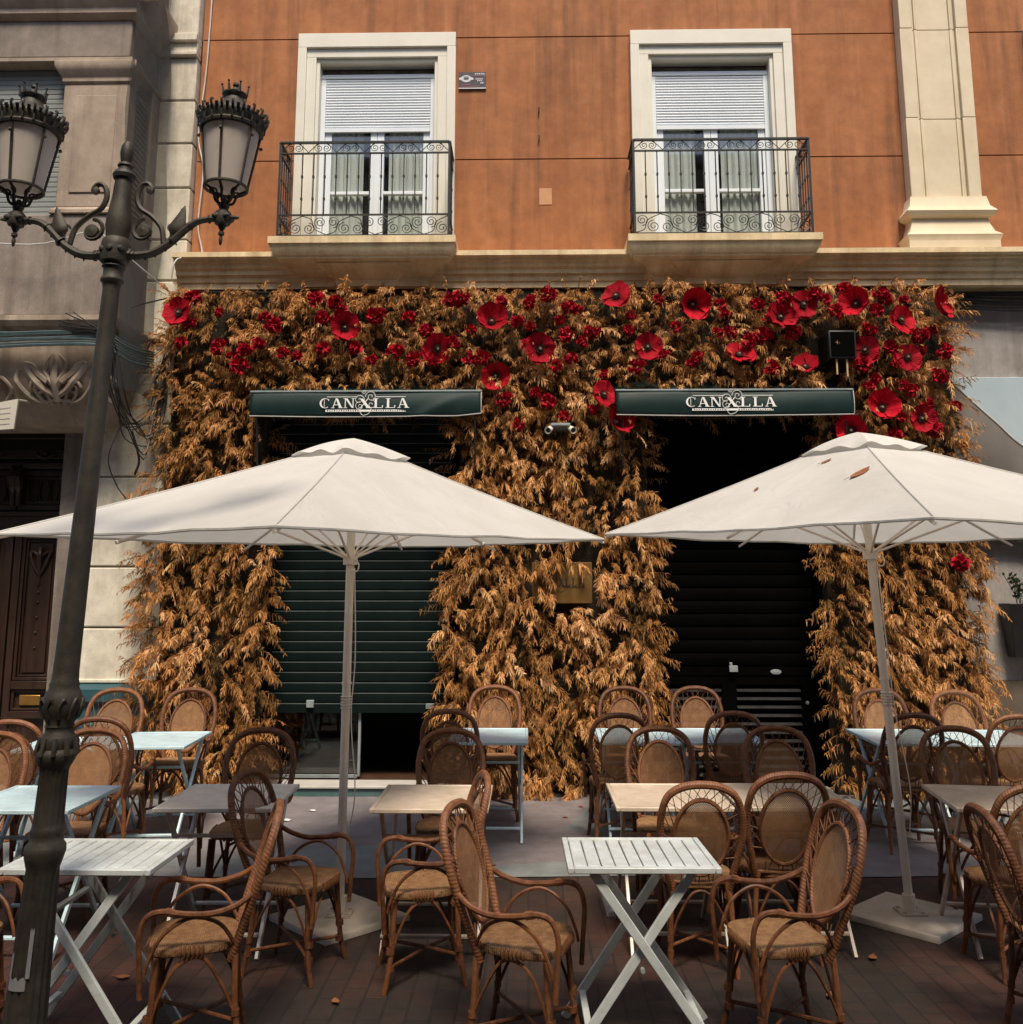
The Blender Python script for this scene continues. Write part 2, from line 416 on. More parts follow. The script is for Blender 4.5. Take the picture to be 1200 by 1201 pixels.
def bricks():
    m, nt, b = new_mat('brick_paving')
    v = coords(nt, (1, 1, 1), 'Object', (0, 0, PI/2))
    bt = N(nt, 'ShaderNodeTexBrick'); bt.offset = .5
    bt.inputs['Scale'].default_value = 1.0; bt.inputs['Brick Width'].default_value = .21; bt.inputs['Row Height'].default_value = .105
    bt.inputs['Mortar Size'].default_value = .006; bt.inputs['Mortar Smooth'].default_value = .3; bt.inputs['Bias'].default_value = -.1
    bt.inputs['Color1'].default_value = (.026, .018, .015, 1); bt.inputs['Color2'].default_value = (.045, .028, .022, 1); bt.inputs['Mortar'].default_value = (.018, .015, .013, 1)
    nt.links.new(v, bt.inputs['Vector'])
    p = noise(nt, coords(nt), .55, 4, .6)
    r = ramp(nt, [(.48, (.8, .78, .76)), (.62, (1.9, 1.05, .85))]); nt.links.new(p, r.inputs[0])
    p2 = noise(nt, coords(nt), 9, 6, .7)
    r2 = ramp(nt, [(.3, (.65, .65, .65)), (.75, (1.3, 1.3, 1.3))]); nt.links.new(p2, r2.inputs[0])
    c = mix(nt, 1.0, mix(nt, 1.0, bt.outputs[0], r.outputs[0], 'MULTIPLY'), r2.outputs[0], 'MULTIPLY')
    nt.links.new(c, b.inputs['Base Color'])
    b.inputs['Roughness'].default_value = .7
    h = math_(nt, 'ADD', math_(nt, 'MULTIPLY', bt.outputs['Fac'], -1.0), math_(nt, 'MULTIPLY', noise(nt, coords(nt), 50, 4), .35))
    bump(nt, b, h, .6, .006); return m
M['bricks'] = bricks()
def paving():
    m, nt, b = new_mat('grey_paving')
    w = N(nt, 'ShaderNodeTexVoronoi', feature='F1'); w.inputs['Scale'].default_value = .75
    nt.links.new(coords(nt, (1, 1.2, 1), 'Object', (0, 0, .5)), w.inputs['Vector'])
    r = ramp(nt, [(.42, (.20, .222, .225)), (.58, (.215, .192, .198))]); 
    r.color_ramp.interpolation = 'EASE'
    sp = N(nt, 'ShaderNodeSeparateColor'); nt.links.new(w.outputs['Color'], sp.inputs[0]); nt.links.new(sp.outputs[0], r.inputs[0])
    p2 = noise(nt, coords(nt), 5, 7, .7)
    r2 = ramp(nt, [(.3, (.7, .7, .7)), (.72, (1.2, 1.2, 1.2))]); nt.links.new(p2, r2.inputs[0])
    nt.links.new(mix(nt, 1.0, r.outputs[0], r2.outputs[0], 'MULTIPLY'), b.inputs['Base Color'])
    b.inputs['Roughness'].default_value = .55
    bump(nt, b, noise(nt, coords(nt), 120, 4), .3, .004); return m
M['paving'] = paving()
def net_mat():
    m, nt, b = new_mat('debris_net'); out = nt.nodes['Material Output']
    b.inputs['Base Color'].default_value = (.05, .06, .06, 1); b.inputs['Roughness'].default_value = .8
    tr = N(nt, 'ShaderNodeBsdfTransparent'); ms = N(nt, 'ShaderNodeMixShader')
    f = noise(nt, coords(nt, (1, 1, .4)), 3, 4, .6); mr = N(nt, 'ShaderNodeMapRange')
    mr.inputs['To Min'].default_value = .25; mr.inputs['To Max'].default_value = .75; nt.links.new(f, mr.inputs[0])
    nt.links.new(mr.outputs[0], ms.inputs[0]); nt.links.new(b.outputs[0], ms.inputs[1]); nt.links.new(tr.outputs[0], ms.inputs[2])
    nt.links.new(ms.outputs[0], out.inputs[0]); return m
M['net'] = net_mat()

# ------------------------------------------------------------------ ground
g = MB(); g.box(-40, 40, -30, 40, -.5, 0); tag(g.build('ground', M['bricks'], None, False), kind='structure')
def pave_edge(x): return 6.25 + .05*math.sin(x*1.1) + .12*(1 if x > 2.2 else 0)*(x-2.2)
p = MB(); xs = [-9 + i*.25 for i in range(77)]
V = [(x, pave_edge(x), .006) for x in xs] + [(x, 9.6, .006) for x in xs]; n = len(xs)
p.add(V, [(i, i+1, n+i+1, n+i) for i in range(n-1)])
tag(p.build('pavement', M['paving'], None, False), kind='structure')

# ------------------------------------------------------------------ orange apartment building
WY = 9.0
OB = (0, WY, 0)
bld = thing('apartment_building', 'orange stucco building with white framed balcony windows above the flower covered bar front', 'building', OB)
m = MB(OB)
wins = [(-2.225, -.935), (1.285, 2.595), (5.42, 6.73)]
zs = [5.19, 6.315, 7.70, 9.8]
wz0, wz1 = 5.19, 7.46
for i in range(3):
    z0 = zs[i] + (.007 if i else 0); z1 = zs[i+1] - .007
    xcur = -3.46
    for (a, b_) in wins + [(9.0, 9.0)]:
        m.box(xcur, a, WY, WY+.3, z0, z1)
        if b_ > a:
            if z1 > wz1: m.box(a, b_, WY, WY+.3, max(z0, wz1), z1)
        xcur = b_
m.build('wall', M['orange'], bld, False)
m = MB(OB)
xcur = -3.45
for (a, b_) in wins + [(9.0, 9.0)]:
    m.box(xcur, a-.01, WY+.012, WY+.25, 5.2, 9.7); xcur = b_+.01
m.build('joint_backing', M['groove'], bld, False)
# ground-floor wall behind the planting
m = MB(OB)
for a, b_ in ((-3.46, -2.5), (-.76, 1.22), (2.78, 4.2)): m.box(a, b_, 9.03, 9.35, 0, 3.62)
m.box(-3.46, 4.2, 9.03, 9.35, 3.62, 5.19)
m.build('shopfront_wall', M['shutter_black'], bld, False)
# cornice
m = MB(OB)
prof = [(9.02, 4.86), (8.83, 4.86), (8.83, 4.92), (8.815, 4.925), (8.80, 4.985), (8.775, 4.99), (8.775, 5.03), (8.745, 5.05), (8.73, 5.095), (8.70, 5.10), (8.70, 5.12), (8.655, 5.135), (8.655, 5.185), (9.0, 5.19)]
m.extrude_x(prof, -3.52, 8.6)
m.build('cornice', M['cream_stain'], bld, True, 0, 25)
# pilaster
m = MB(OB)
for z0, z1 in ((5.80, 6.66), (6.665, 7.66), (7.665, 9.8)):
    m.box(3.89, 4.60, 8.90, 8.998, z0, z1)
    m.box(3.89, 4.02, 8.86, 8.897, z0, z1); m.box(4.47, 4.60, 8.86, 8.897, z0, z1)
    m.box(4.05, 4.075, 8.885, 8.897, z0, z1); m.box(4.415, 4.44, 8.885, 8.897, z0, z1)
pil = m.build('pilaster', M['cream'], bld, True, .006)
m = MB(OB)
def rect(x0, x1, yf, z, yb=8.998): return [(x0, yf, z), (x1, yf, z), (x1, yb, z), (x0, yb, z)]
R = [(0, 5.19), (.0, 5.30), (.0, 5.305), (-.02, 5.36), (.03, 5.41), (.06, 5.50), (.07, 5.56), (.02, 5.58), (.0, 5.62), (.03, 5.66), (.05, 5.69), (.07, 5.795)]
m.loft([rect(3.80+d, 4.70-d, 8.77+d, z) for d, z in R])
m.build('pilaster_base', M['cream'], pil, True, 0, 30)

def scroll(mb, c, r, turns, a0, sgn, ax, r_t=.0045):
    """flat spiral in the plane spanned by ax (horizontal unit vector) and z"""
    c = Vector(c); ax = Vector(ax); pts = []
    n = int(14*turns)
    for i in range(n+1):
        t = i/n; rad = r*(1-.85*t); a = a0 + sgn*2*PI*turns*t
        pts.append(c + ax*(rad*math.cos(a)) + Vector((0, 0, rad*math.sin(a))))
    mb.tube(pts, r_t, 5)

def railing(mb, p0, p1, z0, z1, nbars, units):
    p0 = Vector((*p0, 0)); p1 = Vector((*p1, 0)); ax = (p1-p0).normalized(); L = (p1-p0).length
    def P(s, z): return p0 + ax*s + Vector((0, 0, z))
    zt, zt2, zb2, zb = z1, z1-.115, z0+.235, z0+.02
    mb.obox(P(0, zt), P(L, zt), .034, .016); mb.obox(P(0, zt2), P(L, zt2), .022, .012)
    mb.obox(P(0, zb2), P(L, zb2), .022, .012); mb.obox(P(0, zb), P(L, zb), .028, .014)
    for i in range(1, nbars):
        s = L*i/nbars
        mb.obox(P(s, zb2), P(s, zt2), .011, .011, tuple(ax))
        for zk in (zb2+.26*(zt2-zb2), zb2+.62*(zt2-zb2)):
            mb.obox(P(s, zk-.012), P(s, zk+.012), .02, .02, tuple(ax))
    w = L/units; zm = (zb+zb2)/2; h = (zb2-zb)/2
    for i in range(units):
        c = P((i+.5)*w, zm); q = min(w*.27, h*.56)
        f = 1 if i % 2 == 0 else -1
        scroll(mb, c+ax*(-w*.22)+Vector((0, 0, f*h*.32)), q, 1.9, f*PI*.5+PI, 1*f, ax)
        scroll(mb, c+ax*(w*.24)+Vector((0, 0, -f*h*.28)), q*1.05, 1.9, f*PI*.5, 1*f, ax)
        pts = [c+ax*(-w*.5)+Vector((0, 0, -f*h*.9)), c+ax*(-w*.12)+Vector((0, 0, -f*h*.55)), c+Vector((0, 0, f*h*.3)), c+ax*(w*.5)+Vector((0, 0, f*h*.9))]
        mb.tube(spline(pts, 5), .0045, 5)
    nt_ = max(2, units-1); w = L/nt_; zm = (zt+zt2)/2; h = (zt-zt2)/2
    for i in range(nt_):
        c = P((i+.5)*w, zm)
        for sg in (-1, 1):
            scroll(mb, c+ax*(sg*w*.14), h*.78, 1.7, PI/2, -sg, ax, .004)
            mb.tube(spline([c+ax*(sg*w*.14)+Vector((0, 0, h*.78)), c+ax*(sg*w*.3)+Vector((0, 0, h*.2)), c+ax*(sg*w*.5)+Vector((0, 0, -h*.8))], 5), .004, 5)

def window(xa, xb, first):
    """xa..xb: the clear opening"""
    z0, z1 = 5.28, 7.46; B = .19
    m = MB(OB); y0 = 8.94
    for (i, o, yy) in ((0.0, .10, 8.955), (.10, B, 8.925)):
        m.box(xa-o, xa-i, yy, 8.999, 5.19, z1+i); m.box(xb+i, xb+o, yy, 8.999, 5.19, z1+i)
        m.box(xa-o, xb+o, yy, 8.999, z1+i, z1+o+.07*(o == B))
    # reveal lining
    m.box(xa-.0, xa+.035, 8.985, 9.14, 5.19, z1-.036); m.box(xb-.035, xb, 8.985, 9.14, 5.19, z1-.036); m.box(xa, xb, 8.985, 9.14, z1-.035, z1-.001)
    w = m.build('window', M['frame_white'], bld, True, .004)
    a, b_ = xa+.036, xb-.036; c = (a+b_)/2
    m = MB(OB)
    m.box(a, b_, 9.07, 9.12, 7.285, 7.33)                                 # bar over the blind
    m.box(a, a+.05, 9.075, 9.16, 5.2, 7.28); m.box(b_-.05, b_, 9.075, 9.16, 5.2, 7.28)   # outer frame
    for (u, v) in ((a+.052, c-.002), (c+.002, b_-.052)):
        m.box(u, u+.07, 9.10, 9.155, 5.28, 6.80); m.box(v-.07, v, 9.10, 9.155, 5.28, 6.80)
        m.box(u+.071, v-.071, 9.10, 9.155, 5.28, 5.44); m.box(u+.071, v-.071, 9.102, 9.15, 5.985, 6.02); m.box(u+.071, v-.071, 9.10, 9.155, 6.70, 6.80)
    m.box(c-.03, c+.03, 9.08, 9.098, 5.28, 6.57)
    m.build('casement', M['pvc'], w, True, .004)
    m = MB(OB)
    n = 18; zb0, zb1 = 6.72, 7.28; h = (zb1-zb0)/n
    prof = [(9.10, zb0)]
    for i in range(n):
        q = zb0+i*h
        prof += [(9.088, q+.003), (9.080, q+h*.3), (9.080, q+h*.75), (9.088, q+h*.95)]
    prof += [(9.10, zb1)]
    m.extrude_x(prof, a+.052, b_-.052)
    m.box(a+.052, b_-.052, 9.074, 9.098, zb0-.045, zb0-.001)
    m.build('blind', M['blind'], w, True, 0, 60)
    m = MB(OB); m.box(a, b_, 9.15, 9.17, 7.335, 7.42); m.build('blind_box', M['dirty_stone'], w, False)
    m = MB(OB)
    for (u, v) in ((a+.12, c-.07), (c+.07, b_-.12)): m.box(u, v, 9.125, 9.131, 5.44, 6.70)
    m.build('pane', M['glass'], w, False)
    m = MB(OB)
    for (u, v) in ((a+.06, c-.155), (c+.115, b_-.10)):
        m.grid(lambda s, t, u=u, v=v: (u+(v-u)*s, 9.175+.018*math.sin(s*34)+.008*math.sin(s*71+1), 5.22+1.52*t), 40, 3)
    m.build('curtain', M['curtain'], w)
    m = MB(OB); m.box(xa+.002, xb-.002, 9.40, 9.42, 5.2, 7.5); m.build('dark_room', M['dark'], w, False)
for k, (a, b_) in enumerate(wins): window(a, b_, k == 0)

for (x0, x1) in ((-2.52, -.69), (.98, 2.85)):
    m = MB(OB)
    rings = [(0, 8.47, 5.27), (0, 8.47, 5.20), (.012, 8.485, 5.195), (.02, 8.50, 5.15), (.05, 8.535, 5.10), (.065, 8.55, 5.095), (.07, 8.555, 5.075), (.13, 8.60, 5.055), (.14, 8.62, 5.05), (.20, 8.70, 5.02), (.21, 8.71, 5.0), (.27, 8.77, 4.96), (.28, 8.79, 4.955), (.29, 8.80, 4.87)]
    m.loft([rect(x0+d, x1-d, yf, z, 9.05)[::-1] for d, yf, z in rings])
    sl = m.build('balcony', M['cream_stain'], bld, True, 0, 30)
    m = MB(OB); m.loft([rect(x0+.62-d, x1-.62+d, yf, z, 9.0)[::-1] for d, yf, z in ((.17, 8.60, 5.045), (.17, 8.62, 5.03), (.10, 8.70, 4.985), (.09, 8.72, 4.97), (.03, 8.775, 4.93), (.03, 8.785, 4.872))]); m.build('console', M['cream_stain'], sl, True, 0, 30)
    m = MB(OB)
    a, b_ = x0+.075, x1-.075
    railing(m, (a, 8.535), (b_, 8.535), 5.275, 6.27, 15, 7)
    railing(m, (a, 8.93), (a, 8.535), 5.275, 6.27, 5, 2)
    railing(m, (b_, 8.535), (b_, 8.93), 5.275, 6.27, 5, 2)
    for q in (a, b_): m.obox((q, 8.535, 5.275), (q, 8.535, 6.275), .02, .02, (1, 0, 0))
    m.build('railing', M['rail_iron'], sl, True)
# wall fittings
m = MB(OB); m.box(.13, .26, 8.995, 8.9995, 5.81, 5.99); m.build('bare_patch', M['patch'], bld, False)
m = MB(OB)
for z in (6.52, 6.83): m.tube([(.13, 8.999, z), (.13, 8.965, z), (.13, 8.96, z+.04)], .007, 5)
m.build('wall_hook', M['iron'], bld)

# roller shutters and door openings
m = MB(OB)
def slats(mb, lip, x0, x1, zb, zt, pitch, y=9.12, dip=.012):
    n = int((zt-zb)/pitch); prof = []
    for i in range(n):
        q = zb+i*pitch
        mb.extrude_x([(y, q+.008), (y-dip, q+.02), (y-dip*1.2, q+pitch*.5), (y-dip, q+pitch-.012), (y, q+pitch-.004), (y+.01, q+pitch-.004), (y+.01, q+.008)], x0, x1)
        if lip is not None:
            lip.extrude_x([(y-dip*.9, q-.001), (y-dip*.9, q+.006), (y+.004, q+.0075), (y+.004, q-.001)], x0, x1)
lip = MB(OB); slats(m, lip, -2.49, -.77, .78, 3.72, .098)
m.box(-2.49, -.77, 9.10, 9.14, .70, .779)
sh = m.build('roller_shutter', M['shutter'], bld, True); sh['label'] = 'dark green roller shutter pulled nearly down'
lip.build('slat_edge', M['lit_lip'], sh, False)
m = MB(OB)
m.box(-2.13, -2.06, 9.06, 9.098, .75, .82); m.build('lock', M['awning_bar'], sh, True, .004)
m = MB(OB); m.box(-.98, -.90, 9.06, 9.098, .74, .79); m.build('lock', M['awning_bar'], sh, True, .004)
m = MB(OB)
m.box(-2.5, -1.64, 9.16, 9.175, .12, .7); gl = m.build('glass_door', M['door_glass'], bld, False)
m = MB(OB); m.box(-1.64, -1.615, 9.15, 9.19, .1, .72); m.box(-2.5, -1.64, 9.15, 9.19, .085, .118)
m.build('door_edge', M['awning_bar'], gl, True, .003)
m = MB(OB)
m.box(-2.62, -.64, 10.31, 10.35, 0, 3.6); m.box(-2.62, -2.5, 9.36, 10.3, 0, 3.6); m.box(-.76, -.64, 9.36, 10.3, 0, 3.6); m.box(-2.49, -.77, 9.61, 10.3, 3.5, 3.6)
m.box(-3.4, 4.19, 9.36, 9.6, 3.605, 5.15); m.box(1.1, 2.9, 9.40, 9.5, 0, 3.6)
m.build('dark_interior', M['dark'], bld, False)
m = MB(OB); m.box(-2.5, -.76, 9.09, 10.3, .0, .075); m.build('interior_floor', M['int_floor'], bld, False)
# right black shutter with louvred lower leaf
m = MB(OB); slats(m, None, 1.23, 2.77, 1.14, 3.74, .125, 9.12, .006)
m.box(1.23, 2.77, 9.09, 9.14, 1.06, 1.135)
m.box(1.23, 1.37, 9.10, 9.14, .0, 1.055); m.box(1.86, 2.0, 9.10, 9.14, .0, 1.055); m.box(2.62, 2.77, 9.10, 9.14, .0, 1.055)
m.box(1.37, 1.86, 9.10, 9.14, .97, 1.055); m.box(2.0, 2.62, 9.10, 9.14, .97, 1.055)
m.box(1.37, 2.62, 9.135, 9.15, 0, .97)
sh2 = m.build('roller_shutter', M['shutter_black'], bld, True); sh2['label'] = 'black shutter with louvred lower half'
m = MB(OB)
for i in range(11):
    z = .90-i*.078
    for a, b_ in ((1.375, 1.855), (2.005, 2.615)): m.extrude_x([(9.095, z), (9.093, z+.006), (9.13, z+.03), (9.132, z+.022)], a, b_)
m.build('louvre', M['louvre'], sh2, False)
m = MB(OB); m.box(1.93, 2.01, 9.05, 9.09, 1.09, 1.15); m.box(1.935, 1.96, 9.055, 9.088, 1.151, 1.18); m.build('lock', M['awning_bar'], sh2, True, .004)
m = MB(OB); m.lathe([(.0, 0), (.055, 0), (.05, .012), (.0, .016)], 14, (2.38, 9.09, 1.09), M=Matrix.Rotation(PI/2, 3, 'X') @ Matrix.Diagonal((1, .45, 1))); m.build('handle_recess', M['awning_bar'], sh2)
m = MB(OB); m.lathe([(0, 0), (.018, 0), (.014, .014), (0, .018)], 12, (2.67, 9.1, .8), M=Matrix.Rotation(PI/2, 3, 'X')); m.build('keyhole', M['awning_bar'], sh2)
# door steps
m = MB(OB); m.box(-2.56, -.72, 8.70, 9.02, .0, .075); st = m.build('doorstep', M['teal_tile'], bld, True, .006)
m = MB(OB); m.box(-2.58, -.70, 8.68, 9.0, .0765, .10); m.build('step_edge', M['concrete'], st, True, .006)
m = MB(OB); m.box(1.20, 2.80, 8.86, 9.1, 0, .05); m.build('doorstep', M['concrete'], bld, True, .006)

# ------------------------------------------------------------------ right neighbour wall
OW = (6, 9.05, 0)
nb = thing('plaster_wall', 'plain grey plaster wall with brown dado beside the flower covered front', 'wall', OW)
m = MB(OW); m.box(4.2, 9, 9.05, 9.35, 1.02, 3.965); m.box(4.2, 9, 9.05, 9.35, 3.965, 5.18)
m.build('upper_wall', M['grey_wall'], nb, False)
m = MB(OW); m.box(4.2, 9, 9.03, 9.35, 0, 1.018); m.build('dado', M['dado'], nb, False)
m = MB(OW); m.box(4.22, 8.9, 9.0, 9.048, 2.9, 3.96); m.build('fascia_panel', M['blue_panel'], nb, True, .004)
sl = thing('shade_sail', 'grey fabric shade with pale curved edge hanging beside the plant wall', 'shade sail', (4.6, 8.9, 2.4))
edge = spline([(4.16, 8.93, 3.93), (4.36, 8.92, 3.71), (4.58, 8.9, 3.48), (4.84, 8.88, 3.22), (5.6, 8.85, 2.7), (6.4, 8.83, 2.35)], 6)
m = MB((4.6, 8.9, 2.4)); V = []; n = len(edge)
for q in edge: V.append(q)
for q in edge: V.append((q.x, q.y+.03+.02*math.sin(q.x*7), 2.3))
m.add(V, [(i, i+1, n+i+1, n+i) for i in range(n-1)])
o = m.build('cloth', M['grey_cloth'], sl); md = o.modifiers.new('Solid', 'SOLIDIFY'); md.thickness = .004
m = MB((4.6, 8.9, 2.4)); m.tube(edge, .012, 6); m.build('piping', M['piping'], sl)
wp = thing('wall_planter', 'black wall box with a small leafy sprig on the grey wall', 'planter', (4.62, 8.95, 1.24))
m = MB((4.62, 8.95, 1.24)); m.loft([[(4.56, 8.88, 1.24), (4.95, 8.88, 1.24), (4.95, 9.02, 1.24), (4.56, 9.02, 1.24)], [(4.51, 8.80, 1.74), (5.0, 8.80, 1.74), (5.0, 9.02, 1.74), (4.51, 9.02, 1.74)]])
m.build('box', M['black'], wp, True, .006)
m = MB((4.62, 8.95, 1.24))
for k in range(9):
    a = random.uniform(-1, 1); b0 = Vector((4.62+.12*random.random(), 8.92, 1.74)); pts = spline([b0, b0+Vector((a*.05, -.02, .12)), b0+Vector((a*.14, -.04, .2+.08*random.random()))], 4)
    m.tube(pts, .003, 4)
    for q in pts[2:]:
        d = Vector((random.uniform(-1, 1), -.3, random.uniform(-.2, .8))).normalized()*.05; s_ = d.cross(Vector((0, 1, .2))).normalized()*.014
        m.add([q, q+d*.5+s_, q+d, q+d*.5-s_], [(0, 1, 2, 3)])
m.build('sprig', M['plant_green'], wp, False)

# ------------------------------------------------------------------ dried plant wall
OP = (.3, 8.95, 0)
pw = thing('dried_plant_wall', 'arch of golden dried plumes and red poppies around both shop doors', 'plant wall', OP)
REG = [(-3.58, -2.48, 0.02, 4.9), (-.70, 1.24, .02, 4.9), (2.74, 4.16, .02, 4.9), (-3.50, 4.22, 3.58, 4.9)]
m = MB(OP)
m.box(-3.52, -2.56, 8.86, 9.02, .0, 3.55); m.box(-.66, 1.16, 8.86, 9.02, .0, 3.55); m.box(2.84, 4.12, 8.86, 9.02, .0, 3.55); m.box(-3.52, 4.16, 8.86, 9.02, 3.555, 4.86)
m.build('backing', M['backing'], pw, False)

def wob(z, s): return .07*math.sin(z*2.3+s)+.05*math.sin(z*5.1+2*s)
def region_points(n):
    out = []
    areas = [(-3.56, -2.50), (-.70, 1.12), (2.86, 4.14)]
    tot = [(b_-a)*3.55 for a, b_ in areas] + [7.7*1.32]; S = sum(tot)
    for k in range(4):
        c = int(n*tot[k]/S)
        for _ in range(c):
            if k < 3:
                a, b_ = areas[k]; z = random.uniform(.03, 3.6)
                # columns spread a little towards the middle height and taper at the foot
                sw = .10*math.sin(min(1, z/3.2)*PI) - (.06 if z < .5 else 0)
                x = random.uniform(a-sw*.6+wob(z, k)*.6, b_+sw*.6+wob(z, k+3)*.6)
            else:
                x = random.uniform(-3.54, 4.06); z = random.uniform(3.55, 4.80)
            out.append((x, z, k))
    return out

def plume_mesh(name, specs, parent):
    """specs: base, direction, length, leaflet length, droop, tint, n nodes -> one mesh of feathery hanging fronds"""
    VV = []; FF4 = []; FF3 = []; TT = []; nv = 0
    dn = np.array([0, 0, -1.])
    for (B, D, L, ll, dr, tint, K) in specs:
        t = (np.arange(K)+.5)/K
        P = B[None]+D[None]*(L*t)[:, None]+dn[None]*(dr*L*t**2)[:, None]
        Tn = D[None]*L+dn[None]*(2*dr*L*t)[:, None]; Tn /= np.linalg.norm(Tn, axis=1)[:, None]
        S = np.cross(Tn, RNG.normal(0, .3, 3)+np.array([0, -1., .25])); S /= np.linalg.norm(S, axis=1)[:, None]+1e-6
        for sgn in (-1, 1, 0):
            side = S*sgn if sgn else np.cross(S, Tn)*RNG.uniform(-.2, .9)
            d = side*.75+Tn*RNG.uniform(.35, 1.0)+np.array([0, -.25, 0])+RNG.normal(0, .33, (K, 3)); d /= np.linalg.norm(d, axis=1)[:, None]
            le = ll*(.5+.7*np.sin(PI*np.clip(t*.8+.16, 0, 1)))*RNG.uniform(.7, 1.15, K)
            w = .0034*RNG.uniform(.6, 1.45, K)*(ll/.045)
            wd = np.cross(d, np.array([0, -1., 0])+RNG.normal(0, .55, (K, 3))); wd /= np.linalg.norm(wd, axis=1)[:, None]+1e-6
            dro = RNG.uniform(.3, 1.15, K)
            def at(q): return P+d*(le*q)[:, None]+dn*(le*dro*q*q)[:, None]
            r = []
            for q, ww in ((0, .45), (.38, 1.0), (.74, .85)):
                c = at(q); r += [c-wd*(w*ww)[:, None], c+wd*(w*ww)[:, None]]
            r.append(at(1.0))
            V = np.stack(r, 1).reshape(-1, 3); idx = nv+np.arange(K)*7
            VV.append(V); nv += len(V)
            FF4.append(np.stack([idx, idx+1, idx+3, idx+2], 1)); FF4.append(np.stack([idx+2, idx+3, idx+5, idx+4], 1)); FF3.append(np.stack([idx+4, idx+5, idx+6], 1))
            TT.append(np.repeat(np.clip(tint+RNG.normal(0, .08, K), 0, 1), 7))
        w = .003
        pts = np.concatenate([B[None], P]); k = len(pts)
        V = np.concatenate([pts-np.array([w, 0, 0]), pts+np.array([w, 0, 0])]); VV.append(V)
        i = nv+np.arange(k-1); FF4.append(np.stack([i, i+1, i+1+k, i+k], 1)); nv += len(V); TT.append(np.full(len(V), max(0, tint-.2)))
    V = np.concatenate(VV)-np.array(OP); F4 = np.concatenate(FF4); F3 = np.concatenate(FF3); T = np.concatenate(TT)
    me = bpy.data.meshes.new(name)
    me.vertices.add(len(V)); me.vertices.foreach_set('co', V.astype(np.float32).ravel())
    nl = len(F4)*4+len(F3)*3; me.loops.add(nl)
    me.loops.foreach_set('vertex_index', np.concatenate([F4.ravel(), F3.ravel()]).astype(np.int32))
    me.polygons.add(len(F4)+len(F3))
    ls = np.concatenate([np.arange(len(F4))*4, len(F4)*4+np.arange(len(F3))*3]); me.polygons.foreach_set('loop_start', ls.astype(np.int32))
    at = me.attributes.new('tint', 'FLOAT', 'POINT'); at.data.foreach_set('value', T.astype(np.float32))
    me.update(calc_edges=True); me.validate()
    me.polygons.foreach_set('use_smooth', [True]*len(me.polygons))
    me.materials.append(M['plume'])
    o = bpy.data.objects.new(name, me); COL.objects.link(o); o.parent = parent
    return o

FORBID = [(.0, .62, 1.70, 2.14), (2.82, 3.10, 3.98, 4.28)]    # plaque and speaker stay readable
specs = []
clumps = [(x, z, k, random.uniform(-1, 1), random.uniform(0, 1)) for x, z, k in region_points(420)]
CX = np.array([c[0] for c in clumps]); CZ = np.array([c[1] for c in clumps])
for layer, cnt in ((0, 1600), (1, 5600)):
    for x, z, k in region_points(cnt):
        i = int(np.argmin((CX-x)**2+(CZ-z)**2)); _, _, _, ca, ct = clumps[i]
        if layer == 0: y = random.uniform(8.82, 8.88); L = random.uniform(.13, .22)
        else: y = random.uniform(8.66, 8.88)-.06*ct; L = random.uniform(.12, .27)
        if any(a-.05 < x < b_+.05 and c-.03 < z < d+.20 for a, b_, c, d in FORBID) and random.random() < .96: continue
        if k == 3:
            D = np.array([ca*.9+random.gauss(0, .5), -.75, random.gauss(.25, .45)]); dr = random.uniform(.2, .65)
        else:
            D = np.array([ca*.55+random.gauss(0, .4), -.7, random.gauss(.30, .4)]); dr = random.uniform(.45, 1.05)
        D /= np.linalg.norm(D)
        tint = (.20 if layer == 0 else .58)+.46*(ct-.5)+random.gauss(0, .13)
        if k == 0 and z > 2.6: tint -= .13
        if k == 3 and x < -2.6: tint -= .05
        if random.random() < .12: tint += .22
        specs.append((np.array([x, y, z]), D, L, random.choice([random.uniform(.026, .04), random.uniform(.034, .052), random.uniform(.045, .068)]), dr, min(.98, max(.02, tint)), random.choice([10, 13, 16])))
for _ in range(24):      # fronds hanging over the plaque
    x = random.choice([random.uniform(.02, .27), random.uniform(.02, .27), random.uniform(.02, .62)]); z = random.uniform(2.06, 2.24) if x > .27 else random.uniform(1.72, 2.2)
    D = np.array([random.gauss(0, .5), -.8, .1]); D /= np.linalg.norm(D)
    specs.append((np.array([x, 8.65, z]), D, random.uniform(.10, .18), random.uniform(.05, .085), random.uniform(.5, 1.1), random.uniform(.4, .8), 7))
# stray stalks on the outlines
def stray(n, fx, fz, dx, dz):
    for _ in range(n):
        D = np.array([dx()+random.gauss(0, .12), random.uniform(-.5, .0), dz()+random.gauss(0, .25)]); D /= np.linalg.norm(D)
        specs.append((np.array([fx(), random.uniform(8.72, 8.84), fz()]), D, random.uniform(.16, .34), random.uniform(.035, .065), random.uniform(.1, .7), random.uniform(.25, .75), 9))
U = random.uniform
stray(95, lambda: -3.55+.05*U(-1, 1), lambda: U(.1, 4.4), lambda: -.8, lambda: .25)
stray(60, lambda: -2.52, lambda: U(.2, 3.5), lambda: .75, lambda: .2)
stray(60, lambda: -.68, lambda: U(.2, 3.5), lambda: -.75, lambda: .25)
stray(75, lambda: 1.10, lambda: U(.2, 3.5), lambda: .8, lambda: .25)
stray(75, lambda: 2.88, lambda: U(.2, 3.5), lambda: -.8, lambda: .25)
stray(90, lambda: 4.05, lambda: U(.2, 4.7), lambda: .8, lambda: .25)
stray(130, lambda: U(-3.4, 4.0), lambda: U(4.62, 4.74), lambda: U(-.6, .6), lambda: .45)
plume_mesh('plumes', specs, pw)

